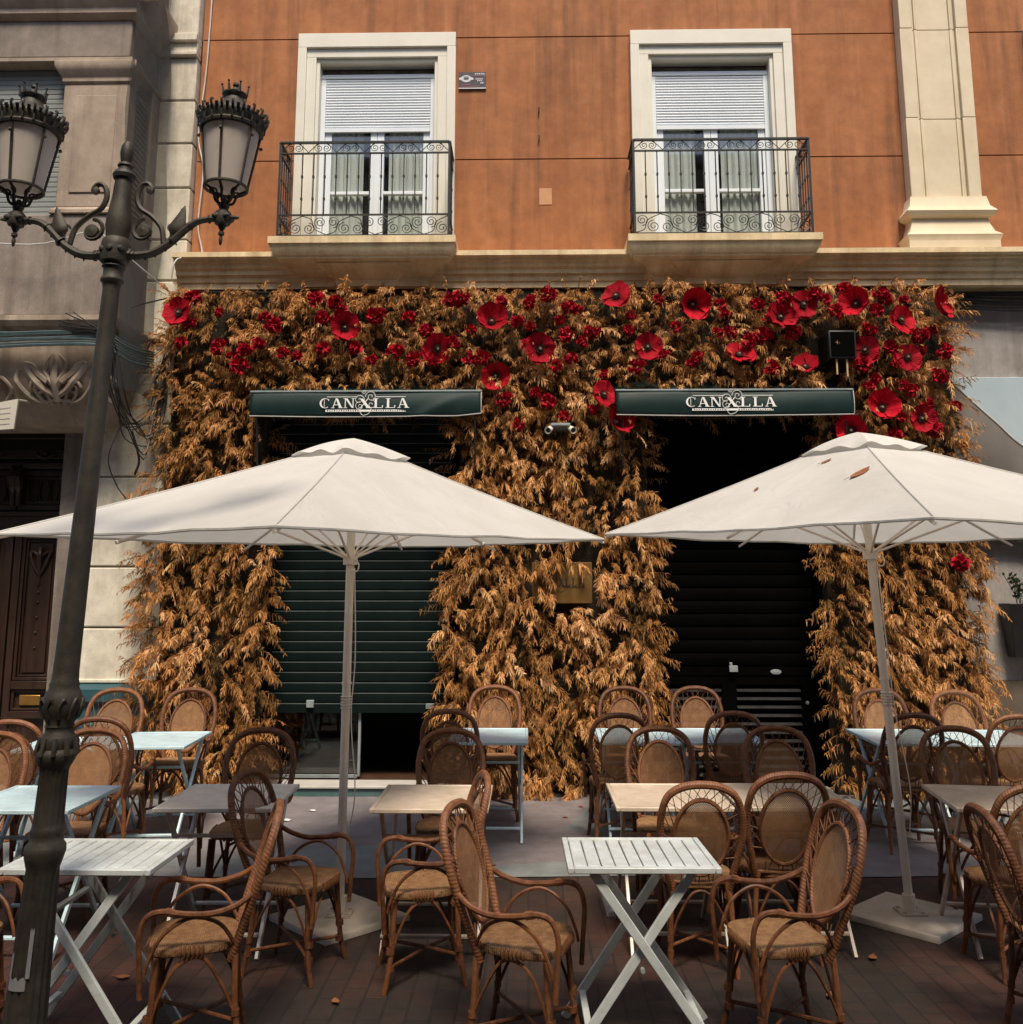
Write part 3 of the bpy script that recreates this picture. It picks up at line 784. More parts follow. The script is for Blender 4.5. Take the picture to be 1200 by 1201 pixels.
def petal_ring(mb, n, R, a0, cup, off, wid):
    for i in range(n):
        a = a0+2*PI*i/n+random.gauss(0, .08); q = random.uniform(0, 6.28); Rr = R*random.uniform(.92, 1.06)
        def fn(s, t, a=a, q=q, Rr=Rr):
            ang = a+(t-.5)*wid*(.55+.45*s)
            r = Rr*(.06+.94*s)*(1-.16*(2*t-1)**2*s)*(1+.03*math.sin(t*23+q)*s)
            z = off+cup*Rr*s**1.7+.09*Rr*math.sin(t*9+q)*s*s+.045*Rr*math.sin(t*21+q)*s**3
            return (r*math.cos(ang), r*math.sin(ang), z)
        mb.grid(fn, 7, 16)
def poppy(idx, cup):
    mb = MB(); R = .125
    petal_ring(mb, 3, R, idx, cup, 0, 2.3); petal_ring(mb, 3, R*.97, idx+1.05, cup*1.1, .006, 2.2)
    o = mb.build('poppy', M['red_petal'], pw)
    h = MB(); h.lathe([(.0, .0), (.020, .004), (.024, .018), (.016, .028), (0, .03)], 12)
    for k in range(16):
        a = k*2*PI/16; h.tube([(.01*math.cos(a), .01*math.sin(a), .01), (.034*math.cos(a), .034*math.sin(a), .03)], .0028, 4)
    hh = h.build('poppy_heart', M['flower_heart'], o)
    s_ = MB(); s_.lathe([(0, .028), (.010, .03), (.008, .036), (0, .038)], 8); s_.build('poppy_stigma', M['stamen'], o)
    return o
def carnation():
    mb = MB()
    for k in range(46):
        u = random.uniform(0, 2*PI); ph = math.acos(random.uniform(.05, 1)); d = Vector((math.sin(ph)*math.cos(u), math.sin(ph)*math.sin(u), math.cos(ph)))
        c = d*.012; tip = d*random.uniform(.045, .066); s_ = d.cross(Vector((random.gauss(0, 1), random.gauss(0, 1), random.gauss(0, 1)))).normalized()*random.uniform(.016, .026)
        e = d.cross(s_).normalized()*.008
        mb.add([c, c+(tip-c)*.6-s_*.7+e, tip-s_-e, tip+e*1.5, tip+s_-e, c+(tip-c)*.6+s_*.7+e], [(0, 1, 2, 3), (0, 3, 4, 5)])
    return mb.build('carnation', M['red_carnation'], pw, True, 0, 80)
def face(o, x, y, z, d, size):
    d = Vector(d).normalized()
    q = Vector((0, 0, 1)).rotation_difference(d) @ Quaternion((0, 0, 1), random.uniform(0, 6.28))
    o.location = (x-OP[0], y-OP[1], z-OP[2]); o.rotation_euler = q.to_euler(); o.scale = (size,)*3
protoP = [poppy(i, c) for i, c in enumerate((.32, .5, .2, .68))]
BIG = [(-3.34,4.5,-.3,.1),(-1.75,4.35,.35,-.05),(-.86,4.14,.3,-.35),(-.34,4.39,.2,.1),(.12,4.13,.15,-.1),(-.3,3.87,.0,-.3),(.86,4.64,-.25,.2),(1.57,4.56,.2,-.1),(1.14,4.14,.1,.05),(2.4,4.42,.05,.05),(.71,3.68,.5,.1),(.82,3.41,.5,.2),(3.53,4.39,.4,.0),(3.89,4.54,.7,.05),(3.2,4.1,-.5,-.1),(3.14,4.55,-.6,.0),(2.0,4.05,.2,.6),(2.62,3.93,-.2,.5),(3.58,4.03,.1,-.15),(3.31,3.54,-.15,0),(3.67,3.44,.05,-.1),(3.02,3.33,-.4,0),(2.62,4.55,.3,.1)]
used = set()
for i, (x, z, dx, dz) in enumerate(BIG):
    k = i % 4; o = protoP[k] if k not in used else copy_tree(protoP[k], pw); used.add(k)
    face(o, x, 8.49, z, (dx*1.2+U(-.15, .15), -1, dz*1.2+.05+U(-.15, .15)), random.uniform(1.05, 1.25))
protoC = [carnation() for _ in range(4)]; used = set()
SM = []
spots = [(-3.22,4.63),(-3.26,4.42),(-3.3,4.2),(-2.93,4.16),(-2.83,4.09),(-2.73,3.98),(-2.72,4.12),(-2.94,4.5),(-2.52,4.43),(-2.45,4.39),(-2.05,4.62),(-1.82,4.58),(-1.80,4.50),(-1.93,4.45),(-1.66,4.17),(-1.40,4.48),(-1.48,4.46),(-1.14,4.47),(-.95,4.32),(-1.05,4.02),(-.88,4.00),(-.62,4.62),(-.75,4.64),(-.56,4.32),(-.42,4.05),(-.55,4.04),(-.10,4.40),(.05,4.60),(.22,4.70),(-.02,4.18),(.3,4.42),(.42,4.55),(.5,4.5),(.55,4.2),(.38,4.27),(.42,4.02),(.25,3.95),(.64,4.28),(.08,3.72),(-.2,3.62),(.2,3.62),(.62,3.55),(.35,3.48),(-.1,3.42),(.95,4.30),(1.0,4.46),(1.24,4.6),(1.05,3.95),(1.42,4.35),(1.55,4.02),(1.62,4.05),(1.8,4.28),(1.85,4.58),(1.88,4.48),(2.2,4.55),(2.25,4.27),(2.1,4.2),(2.3,3.95),(2.45,4.62),(2.75,4.64),(2.83,4.6),(3.3,4.5),(3.4,4.58),(3.38,4.66),(3.45,4.14),(3.7,4.25),(3.72,4.12),(3.3,3.85),(3.55,3.75),(3.6,3.7),(3.85,3.85),(3.93,4.1),(3.5,3.46),(3.42,3.3),(3.8,3.35),(3.98,3.55),(3.2,3.75),(-1.28,4.1),(-2.2,4.08),(-2.35,4.1),(-1.92,4.12),(-1.5,4.04),(3.95,2.1),(.02,4.35),(2.92,4.5),(2.3,4.4),(-.25,4.62),(.75,3.9),(3.05,4.72),(3.25,4.3),(3.62,4.6),(3.5,3.95),(3.15,3.95),(3.75,3.6),(3.85,4.3),(1.3,4.05),(-.7,4.2),(-2.6,4.2),(2.55,4.3),(1.95,4.3)]
for i, (x, z) in enumerate(spots):
    k = i % 4; o = protoC[k] if k not in used else copy_tree(protoC[k], pw); used.add(k)
    face(o, x+U(-.02, .02), 8.52+U(-.03, .02), z+U(-.02, .02), (U(-.5, .5), -1, U(-.2, .6)), U(.9, 1.6))

# things that sit in the planting
OQ = (.32, 8.72, 1.9)
pq = thing('shop_plaque', 'brass coloured shop plaque half buried in dried plumes between the doors', 'plaque', OQ)
m = MB(OQ); m.box(.04, .60, 8.66, 8.695, 1.74, 2.12); m.build('plate', M['plaque'], pq, True, .004)

def letter_strokes(ch):
    if ch == 'A': return [[(.36, 1), (.54, 1), (.94, 0), (.70, 0)], [(.36, .98), (.45, .98), (.16, 0), (.09, 0)], [(.22, .30), (.70, .30), (.70, .37), (.22, .37)], [(-.02, 0), (.28, 0), (.28, .05), (-.02, .05)], [(.60, 0), (1.02, 0), (1.02, .05), (.60, .05)]]
    if ch == 'X': return [[(.10, 1), (.36, 1), (.94, 0), (.68, 0)], [(.70, 1), (.78, 1), (.20, 0), (.12, 0)], [(.0, 0), (.34, 0), (.34, .05), (0, .05)], [(.60, 0), (1.02, 0), (1.02, .05), (.60, .05)]]
    if ch == 'N': return [[(.10, 0), (.18, 0), (.18, 1), (.10, 1)], [(.10, 1), (.32, 1), (.86, 0), (.72, 0)], [(.78, 0), (.86, 0), (.86, 1), (.78, 1)], [(0, 0), (.30, 0), (.30, .05), (0, .05)], [(-.02, .95), (.2, .95), (.2, 1), (-.02, 1)], [(.68, .95), (.98, .95), (.98, 1), (.68, 1)]]
    if ch == 'L': return [[(.14, 0), (.34, 0), (.34, 1), (.14, 1)], [(.02, 0), (.84, 0), (.84, .06), (.02, .06)], [(.77, 0), (.84, 0), (.88, .28), (.80, .28)], [(.02, .95), (.46, .95), (.46, 1), (.02, 1)]]
    if ch == 'I': return [[(.2, 0), (.4, 0), (.4, 1), (.2, 1)]]
    if ch == 'C':
        out = []; n = 14
        for i in range(n):
            a0 = math.radians(50+260*i/n); a1 = math.radians(50+260*(i+1)/n)
            def q(a, r, th): return (.5+(.46*r)*math.cos(a), .5+(.52*r)*math.sin(a))
            t0 = .10+.26*max(0, -math.cos(a0)); t1 = .10+.26*max(0, -math.cos(a1))
            out.append([q(a0, 1, 0), q(a1, 1, 0), q(a1, 1-t1, 0), q(a0, 1-t0, 0)])
        return out+[[(.78, .72), (.84, .72), (.86, .98), (.80, .9)], [(.43, .12), (.47, .12), (.47, .88), (.43, .88)]]
    return []
def text(mb, s, x, z, h, w, y, gaps=None, th=.003):
    k = 0
    for i, ch in enumerate(s):
        for st_ in letter_strokes(ch):
            mb.prism_xz([(x+i*w+px*w*.93, z+pz*h) for px, pz in st_], y-th-.0002*(k % 17), y); k += 1
m = MB(OQ); text(m, 'CANXLLA', .10, 1.90, .072, .062, 8.659); m.box(.335, .53, 8.6565, 8.6595, 1.885, 1.888)
m.tube([(.31+.035*math.cos(a*.3), 8.658, 1.88+.035*math.sin(a*.3)) for a in range(10, 21)], .0015, 4)
m.build('lettering', M['letter_dark'], pq, False)

sp_ = thing('loudspeaker', 'square black loudspeaker on two straw stakes set among the red poppies', 'speaker', (2.96, 8.5, 4.0))
m = MB((2.96, 8.5, 4.0)); m.box(2.83, 3.09, 8.42, 8.74, 4.01, 4.28); m.build('case', M['black'], sp_, True, .012)
m = MB((2.96, 8.5, 4.0)); m.box(2.85, 3.07, 8.412, 8.419, 4.03, 4.26); m.build('grille', M['shutter_black'], sp_, True, .003)
m = MB((2.96, 8.5, 4.0)); m.box(2.90, 2.914, 8.45, 8.465, 3.86, 4.008); m.box(2.995, 3.01, 8.45, 8.465, 3.84, 4.008); m.build('stake', M['straw'], sp_)
tl = thing('twin_spotlight', 'white twin-head spotlight fixed in the plumes between the two awnings', 'spotlight', (.31, 8.5, 3.36))
m = MB((.31, 8.5, 3.36)); m.box(.22, .40, 8.42, 8.72, 3.375, 3.40); m.build('bracket', M['awning_bar'], tl, True, .004)
for sx in (-1, 1):
    m = MB((.31, 8.5, 3.36)); Mx = Matrix.Rotation(math.radians(115), 3, 'X') @ Matrix.Rotation(0, 3, 'Y')
    Mz = Matrix.Rotation(sx*.45, 3, 'Z') @ Mx
    m.lathe([(.0, -.05), (.022, -.05), (.026, -.03), (.03, .03), (.034, .05), (.028, .05), (.02, .035), (0, .033)], 14, (.31+sx*.10, 8.44, 3.345), M=Mz)
    hd = m.build('lamp_head', M['frame_white'], tl)
    m = MB((.31, 8.5, 3.36)); m.lathe([(0, .036), (.025, .036), (.02, .044), (0, .046)], 14, (.31+sx*.10, 8.44, 3.345), M=Mz); m.build('lamp_lens', M['black'], hd)

# ------------------------------------------------------------------ awnings
def awning(x0, x1, label, fold):
    O = ((x0+x1)/2, 8.9, 3.5); yf = 8.42; zt, zb = 3.70, 3.475
    a = thing('awning', label, 'awning', O, 0, 'shop awnings over the two doors')
    m = MB(O); W = x1-x0
    def val(s, t):
        x = x0+W*s; bel = .018*math.sin(PI*t)+.006*math.sin(s*9+t*2)
        if fold: bel += .03*math.exp(-((s-.93+.18*t)/.05)**2)*t
        return (x, yf-bel-.01*t, zt-(zt-zb)*t+.012*math.sin(PI*s)*t*(-1)+(.02*max(0, (s-.9)/.1)*t if fold else 0))
    m.grid(val, 60, 8)
    v = m.build('valance', M['awning'], a); md = v.modifiers.new('Solid', 'SOLIDIFY'); md.thickness = .003; md.offset = 1
    m = MB(O); m.grid(lambda s, t: (x0+W*s, yf+.44*t, zt+.002+.20*t-.02*math.sin(PI*t)), 20, 6); r_ = m.build('roof_cloth', M['awning'], a); md = r_.modifiers.new('Solid', 'SOLIDIFY'); md.thickness = .003
    m = MB(O); m.obox((x0-.005, yf+.004, zt+.008), (x1+.005, yf+.004, zt+.008), .03, .018); m.build('front_bar', M['awning_bar'], a, True, .004)
    m = MB(O); m.tube([Vector(val(i/40, 1.0))+Vector((0, -.002, -.002)) for i in range(41)], .005, 5); m.tube([Vector(val(1, i/8)) for i in range(9)], .005, 5); m.build('hem', M['piping'], a)
    m = MB(O); m.tube([(x0-.01, 8.90, 3.92), (x1+.01, 8.90, 3.92)], .035, 10); m.build('roller', M['black'], a)
    for q in (x0+.06, x1-.06):
        m = MB(O); m.tube([(q, yf+.02, zt-.02), (q, yf+.03, zb-.02), (q, yf+.10, 3.02), (q, 8.80, 2.9)], .011, 6); m.build('arm', M['black'], a)
    # lettering on the valance
    c = (x0+x1)/2+(.0 if fold else -.03); lw = .115; z0 = zt-.135; y = yf-.024
    m = MB(O)
    text(m, 'CAN', c-.43, z0-.022, .092, lw, y); text(m, 'X', c-.06, z0-.024, .09, .125, y-.004); text(m, 'LLA', c+.075, z0-.022, .092, lw, y)
    m.box(c-.36, c-.07, y-.0015, y, z0+.083, z0+.088); m.box(c+.10, c+.38, y-.0015, y, z0+.083, z0+.088)
    m.box(c-.37, c+.38, y-.0015, y, z0-.058, z0-.038)
    def sw(cx, cz, r, tn, a0, sg): scroll(m, (cx, y-.003, cz), r, tn, a0, sg, (1, 0, 0), .0028)
    sw(c-.055, z0+.055, .05, 1.4, 0, 1); sw(c+.055, z0+.085, .055, 1.6, PI, -1); sw(c+.06, z0+.01, .045, 1.3, PI/2, -1); sw(c-.05, z0-.005, .045, 1.3, PI/2, 1); sw(c-.01, z0+.135, .022, 1.2, PI, 1)
    m.tube(spline([(c-.06, y-.003, z0-.03), (c-.03, y-.003, z0-.085), (c+.0, y-.003, z0-.09), (c+.04, y-.003, z0-.07), (c+.06, y-.003, z0-.02)], 5), .0028, 5)
    m.build('lettering', M['letter'], v, False)
    m = MB(O)
    for i in range(34):
        if 14 <= i <= 18: continue
        xx = c-.355+i*.0218; m.box(xx, xx+.011, y-.0028, y-.0018, z0-.052, z0-.045+.004*(i % 3 == 0))
    m.build('small_print', M['awning'], v, False)
    return a
awning(-2.60, -.43, 'dark green shop awning with white lettering over the green slatted shutter', True)
awning(.83, 3.03, 'dark green shop awning with white lettering over the black louvred shutter', False)

# ------------------------------------------------------------------ poster and cables on the orange wall
ps = thing('wall_poster', 'small dark poster with pale emblem stuck on the orange wall between balconies', 'poster', (-.57, 8.99, 7.1))
O = (-.57, 8.99, 7.1)
m = MB(O); m.box(-.715, -.425, 8.982, 8.996, 7.10, 7.29); m.build('board', M['sign_dark'], ps, False)
m = MB(O); m.box(-.715, -.425, 8.979, 8.9815, 7.10, 7.112)
m.prism_xz([(-.635+.055*math.cos(a)*(1), 7.215+.04*math.sin(a)) for a in [i*2*PI/18 for i in range(18)]], 8.9795, 8.9818)
for sg in (-1, 1): m.prism_xz([(-.635+sg*.05, 7.20), (-.635+sg*.075, 7.20), (-.635+sg*.075, 7.225), (-.635+sg*.05, 7.232)][::sg], 8.9792, 8.9815)
for i in range(5): m.box(-.545+i*.022, -.53+i*.022, 8.979, 8.9815, 7.262, 7.276)
for i in range(4): m.box(-.535+i*.02, -.52+i*.02, 8.979, 8.9815, 7.205, 7.217)
for i in range(3): m.box(-.52+i*.02, -.507+i*.02, 8.979, 8.9815, 7.185, 7.197)
for i in range(2): m.box(-.485+i*.018, -.472+i*.018, 8.979, 8.9815, 7.158, 7.175)
m.build('print', M['sign_white'], ps, False)
m = MB(O); m.box(-.66, -.61, 8.9775, 8.979, 7.205, 7.225); m.box(-.665, -.605, 8.9775, 8.979, 7.232, 7.237); m.build('emblem_mark', M['sign_dark'], ps, False)
m = MB(O); m.box(-.69, -.59, 8.979, 8.9815, 7.138, 7.15); m.box(-.69, -.50, 8.979, 8.9815, 7.12, 7.132); m.box(-.565, -.435, 8.9802, 8.9817, 7.245, 7.258); m.build('print_line', M['sign_rose'], ps, False)

def cable(name, label, pts, r, mat, n=6, k=6):
    o = MB(pts[0]); o.tube(spline(pts, k), r, n); ob = o.build(name, mat); ob.location = pts[0]
    return tag(ob, label, 'cable')
cable('white_cable', 'thin white cable running down the corner where orange wall meets stone pier', [(-3.375, 8.97, 9.6), (-3.38, 8.97, 8.1), (-3.40, 8.97, 7.3), (-3.44, 8.96, 6.6), (-3.37, 8.96, 6.2), (-3.39, 8.95, 5.6), (-3.33, 8.93, 5.25), (-3.45, 8.62, 5.1), (-3.5, 8.62, 4.9)], .008, M['cable_white'])
def bundle(name, label, strands, mat, loc, cat='cable bundle'):
    m = MB(loc)
    for pts, r in strands: m.tube(spline(pts, 6), r, 5)
    o = m.build(name, mat); o.location = loc; return tag(o, label, cat)
st_ = []
for i in range(6):
    z = 4.80-.018*i; st_.append(([(3.5, 8.98, z), (4.3, 8.95, z-.01*i), (4.8+.3*random.random(), 8.94, z-.035*random.random()-.012*i), (5.6, 8.96, z-.02), (7, 8.98, z)], .009 if i else .022))
bundle('cable_bundle', 'sagging black cables under the cornice above the grey wall', st_, M['cable'], (4.8, 8.95, 4.78))
st_ = [([(-3.5, 8.95, 4.83), (-2.8, 8.94, 4.82), (-1.5, 8.94, 4.83), (.2, 8.94, 4.82), (2, 8.94, 4.83), (3.5, 8.95, 4.82)], .022), ([(-3.6, 8.85, 4.72), (-3.45, 8.8, 4.81), (-2.6, 8.82, 4.82), (-2.2, 8.86, 4.8)], .013), ([(-4.1, 8.5, 4.45), (-3.8, 8.6, 4.62), (-3.45, 8.78, 4.78), (-3.2, 8.8, 4.80)], .008), ([(-3.62, 8.8, 4.68), (-3.5, 8.74, 4.78), (-3.3, 8.8, 4.82)], .01)]
bundle('cable_bundle', 'black cable duct along the top of the plumes under the cornice', st_, M['cable'], (0, 8.94, 4.82))

# ------------------------------------------------------------------ stone pier between the buildings
OS = (-3.85, 9.0, 0)
pr = thing('stone_pier', 'cream rusticated stone pier with blue plinth between the two buildings', 'pier', OS)
zz = [1.0, 1.51, 2.09, 2.55, 2.97, 3.5, 4.02, 4.36, 4.98, 5.42, 5.98, 6.47, 6.95, 7.44]
m = MB(OS)
for a, b_ in zip(zz[:-1], zz[1:]): m.box(-4.30, -3.475, 8.90, 9.06, a+.008, b_-.008)
m.box(-4.30, -3.475, 8.90, 9.06, 7.70, 9.8)
m.build('block_course', M['pier'], pr, True, .012)
m = MB(OS); m.box(-4.29, -3.48, 8.925, 9.055, 1.0, 9.7); m.build('mortar_bed', M['dirty_stone'], pr, False)
for course in (((7.44, 7.49, .05), (7.49, 7.60, .02), (7.60, 7.69, .06)), ((4.35, 4.42, .05),), ((.99, 1.03, .02),)):
    m = MB(OS)
    for (z0, z1, d) in course: m.box(-4.31, -3.47, 8.90-d, 9.0, z0+.001, z1-.001)
    m.build('string_course', M['pier'], pr, True, .01)
m = MB(OS); m.extrude_x([(9.05, 0), (8.82, 0), (8.82, .62), (8.85, .66), (8.85, .80), (8.80, .83), (8.80, .94), (8.88, .985), (9.05, .985)], -4.32, -3.46)
m.build('plinth', M['teal_plinth'], pr, True, 0, 25)
m = MB(OS); m.loft([rect(-3.70+d, -3.52-d, 8.80+d, z, 8.9) for d, z in ((.06, 3.08), (.05, 3.2), (.02, 3.26), (0, 3.27), (0, 3.33))]); m.build('corbel', M['cream'], pr, True, 0, 30)
fit = thing('alarm_sounder', 'dark dome shaped alarm sounder on the pier at the edge of plumes', 'alarm', (-3.63, 8.84, 3.85))
m = MB((-3.63, 8.84, 3.85)); m.lathe([(0, 3.80), (.05, 3.80), (.058, 3.84), (.055, 3.92), (.035, 3.965), (0, 3.975)], 16, (-3.63, 8.82, 0)); m.build('dome', M['iron'], fit)
m = MB((-3.63, 8.84, 3.85)); m.box(-3.68, -3.58, 8.83, 8.898, 3.70, 3.90); m.build('back_plate', M['black'], fit, True, .005)

# ------------------------------------------------------------------ left stone building with oriel
OL = (-5.2, 9.0, 0)
lb = thing('stone_building', 'dark weathered stone building with projecting bay and carved wooden door', 'building', OL)
m = MB(OL)
m.box(-9, -5.75, 8.98, 9.4, 0, 9.8); m.box(-4.62, -4.305, 8.98, 9.4, 0, 3.75); m.box(-5.75, -4.305, 8.98, 9.4, 3.75, 9.8)
m.build('wall', M['dirty_stone'], lb, False)
def bx(m, x0, x1, y0, z0, z1): m.box(x0, x1, y0, 8.979, z0, z1)
m = MB(OL)
XR = -3.86
bx(m, -7, XR-.0, 8.22, 4.40, 5.40)                 # apron
bx(m, -7, -4.72, 8.42, 5.40, 6.95)                  # recess of the bay window (blind in front)
bx(m, -4.72, XR-.03, 8.40, 5.40, 6.80)
bx(m, -7, XR-.02, 8.24, 7.03, 7.42)                 # frieze
m.build('bay', M['dirty_stone'], lb, True, .015)
by = [o for o in lb.children if o.name.startswith('bay')][0]
m = MB(OL)
def ring(x1, yf, z): return [(-7, yf, z), (x1, yf, z), (x1, 8.978, z), (-7, 8.978, z)]
m.loft([ring(XR-.02, 8.24, 7.421), (ring(XR+.0, 8.22, 7.43)), ring(XR+.04, 8.18, 7.47), ring(XR+.04, 8.18, 7.52), ring(XR+.12, 8.10, 7.62), ring(XR+.16, 8.06, 7.72), ring(XR+.16, 8.06, 7.80), ring(XR+.05, 8.2, 7.82), ring(XR+.05, 8.2, 9.0)])
m.build('cornice', M['dirty_light'], by, True, 0, 30); m = MB(OL)
m.loft([ring(XR-.02, 8.24, 6.955), ring(XR+.03, 8.19, 6.965), ring(XR+.03, 8.19, 7.0), ring(XR-.02, 8.24, 7.028)])
m.build('moulding', M['dirty_light'], by, True, 0, 30); m = MB(OL)
m.loft([ring(XR+.0, 8.21, 4.26), ring(XR+.05, 8.16, 4.28), ring(XR+.07, 8.13, 4.33), ring(XR+.07, 8.13, 4.38), ring(XR+.01, 8.20, 4.399)])
m.build('ledge', M['dirty_light'], by, True, 0, 30)
m = MB(OL)
for (x0, x1, yf) in ((-4.50, XR+.0, 8.235),):
    m.box(x0, x1, yf, 8.399, 5.48, 6.74); m.box(x0+.12, x1-.12, yf-.012, yf-.001, 5.62, 6.62)
    m.loft([[(a, b_, z) for a, b_ in ((x0-d, yf-d), (x1+d, yf-d), (x1+d, 8.39), (x0-d, 8.39))] for d, z in ((0, 6.741), (.02, 6.76), (.02, 6.80), (.06, 6.86), (.08, 6.90), (.08, 6.95))])
    m.loft([[(a, b_, z) for a, b_ in ((x0-d, yf-d), (x1+d, yf-d), (x1+d, 8.39), (x0-d, 8.39))] for d, z in ((.04, 5.401), (.04, 5.44), (0, 5.479))])
m.build('bay_pilaster', M['dirty_light'], by, True, .01, 30)
m = MB(OL); m.box(XR-.30, XR+.02, 8.72, 8.97, 5.41, 6.95); m.build('bay_pilaster', M['dirty_light'], by, True, .01, 30)
m = MB(OL)
prof = []
n = 30
for i in range(n):
    z = 5.42+i*.051
    m.box(-7, -4.51, 8.33, 8.345, z, z+.047)
m.box(-7, -4.51, 8.335, 8.36, 5.41, 6.95)
m.build('blind', surf('old_blind', (.20, .22, .21), (.27, .29, .275), 3, .6), by, True, .006)
m = MB(OL)
for i in range(22):
    z = 5.5+i*.057; m.add([(XR+.0, 8.43, z), (XR+.0, 8.70, z), (XR-.03, 8.70, z+.05), (XR-.03, 8.43, z+.05)], [(0, 1, 2, 3)])
m.build('louvre', M['dirty_light'], by, False)
# corbelled panel with carved shell under the bay
m = MB(OL)
m.loft([[(-7, a, z), (XR-b_, a, z), (XR-b_, 8.978, z), (-7, 8.978, z)] for a, b_, z in ((8.55, .20, 3.42), (8.50, .16, 3.46), (8.30, .05, 3.80), (8.24, .02, 4.10), (8.24, .02, 4.255))])
cb = m.build('corbel_panel', M['dirty_light'], lb, True, 0, 30)
m = MB(OL)
cxx, czz, yy = -4.40, 3.78, 8.30
def relief(path, r): m.tube([Vector((cxx+a, yy-.02-.0*(c), czz+c)) + Vector((0, .60*max(0, -c) if c < 0 else 0, 0)) for a, c in path], r, 6, flat=.8)
def sp2(pts): return [(v.x, v.y) for v in spline([(a, c, 0) for a, c in pts], 6)]
for sg in (-1, 1):
    relief(sp2([(0, -.12), (sg*.12, -.05), (sg*.22, .06), (sg*.28, .16), (sg*.22, .15), (sg*.16, .08), (sg*.06, .0)]), .035)
    relief(sp2([(sg*.02, -.15), (sg*.16, -.17), (sg*.28, -.10), (sg*.36, .02), (sg*.34, .12)]), .022)
    relief([(sg*(.17+.07*(1-i/16)*math.cos(i*.7)), -.05+.07*(1-i/16)*math.sin(i*.7)) for i in range(16)], .018)
    relief(sp2([(sg*.5, -.18), (sg*.42, -.06), (sg*.5, .04), (sg*.58, -.02), (sg*.55, -.1)]), .022)
relief(sp2([(-.10, .10), (-.07, .20), (0, .27), (.08, .21), (.1, .12), (.05, .02), (0, -.06), (-.05, .02), (-.10, .10)]), .03)
relief(sp2([(0, .25), (.0, .05), (0, -.16)]), .045)
for i in range(-2, 3): relief(sp2([(i*.05, -.2), (i*.085, -.12), (i*.10, -.05)]), .02)
m.build('carving', M['dirty_light'], cb)
# double door
m = MB(OL)
m.box(-5.75, -4.62, 9.30, 9.36, 0, 3.74); m.box(-5.75, -4.62, 9.24, 9.30, 2.50, 2.62); m.box(-5.75, -4.62, 9.22, 9.30, 2.62, 2.66)
m.box(-5.75, -4.62, 9.20, 9.30, 3.10, 3.16); m.box(-5.75, -4.62, 9.22, 9.30, 3.2, 3.3); m.box(-5.75, -4.62, 9.18, 9.3, 3.4, 3.5)
m.build('door_frame', M['door_wood'], lb, True, .008)
def nested(mb, x0, x1, z0, z1, y, steps):
    for (d, w, p) in steps:
        a, b_, c, e = x0+d, x1-d, z0+d, z1-d
        mb.box(a, a+w, y-p, y, c, e); mb.box(b_-w, b_, y-p, y, c, e); mb.box(a+w, b_-w, y-p, y, c, c+w); mb.box(a+w, b_-w, y-p, y, e-w, e)
for (x0, x1) in ((-5.19, -4.66), (-5.74, -5.21)):
    m = MB(OL)
    nested(m, x0, x1, .30, 2.49, 9.30, ((0, .07, .05),)); m.box(x0+.071, x1-.071, 9.25, 9.299, .90, .98); m.box(x0+.071, x1-.071, 9.25, 9.299, .62, .69)
    nested(m, x0+.075, x1-.075, .985, 2.415, 9.299, ((0, .03, .035), (.035, .02, .02)))
    m.box(x0+.15, x1-.15, 9.28, 9.299, 1.06, 2.34)
    nested(m, x0+.075, x1-.075, .695, .895, 9.299, ((0, .025, .03),))
    m.box(x0+.0, x1-.0, 9.22, 9.3, .0, .29)
    for z in (1.3, 1.45, 1.6, 1.75, 1.85): m.lathe([(0, 0), (.016, 0), (.01, .014), (0, .016)], 10, ((x0+x1)/2, 9.279, z), M=Matrix.Rotation(PI/2, 3, 'X'))
    dl = m.build('door_leaf', M['door_wood'], lb, True, .006)
    m = MB(OL); c = (x0+x1)/2
    for sg in (-1, 1): m.tube(spline([(c, 9.275, 2.02), (c+sg*.05, 9.262, 2.1), (c+sg*.09, 9.262, 2.2), (c+sg*.10, 9.27, 2.26), (c+sg*.05, 9.262, 2.24), (c, 9.26, 2.2)], 5), .015, 6)
    m.tube(spline([(c, 9.26, 2.30), (c, 9.25, 2.22), (c, 9.26, 2.12), (c, 9.275, 1.92)], 5), [.02]*4+[.028]*4+[.024]*4+[.012]*4, 8)
    m.build('carving', M['door_wood'], dl)
    m = MB(OL); m.box(c-.105, c+.105, 9.262, 9.298, .745, .845); m.build('letter_plate', M['brass'], dl, True, .008)
    # transom carving
    m = MB(OL)
    nested(m, x0, x1, 2.68, 3.08, 9.30, ((0, .05, .05), (.06, .03, .03)))
    for q in (x0+.02, x1-.02): m.tube(spline([(q, 9.22, 3.12), (q, 9.16, 3.04), (q, 9.2, 2.9), (q, 9.22, 2.72)], 5), [.03]*6+[.05]*5+[.025]*5, 8)
    for i in range(7): 
        xx = x0+.11+i*(x1-x0-.22)/6; m.tube([(xx, 9.285, 2.75), (xx+.05*(1 if i % 2 else -1), 9.28, 3.0)], .007, 5)
    m.tube(spline([(c-.1, 9.21, 3.25), (c, 9.19, 3.2), (c+.1, 9.21, 3.25)], 5), .02, 6); m.lathe([(0, 0), (.035, 0), (.02, .03), (0, .032)], 10, (c, 9.215, 3.25), M=Matrix.Rotation(PI/2, 3, 'X'))
    m.build('transom_carving', M['door_wood'], dl)
sg_ = thing('wall_sign', 'cream sign board with faint grey lines beside the carved wooden door', 'sign', (-4.85, 8.2, 3.35))
O = (-4.85, 8.2, 3.35)
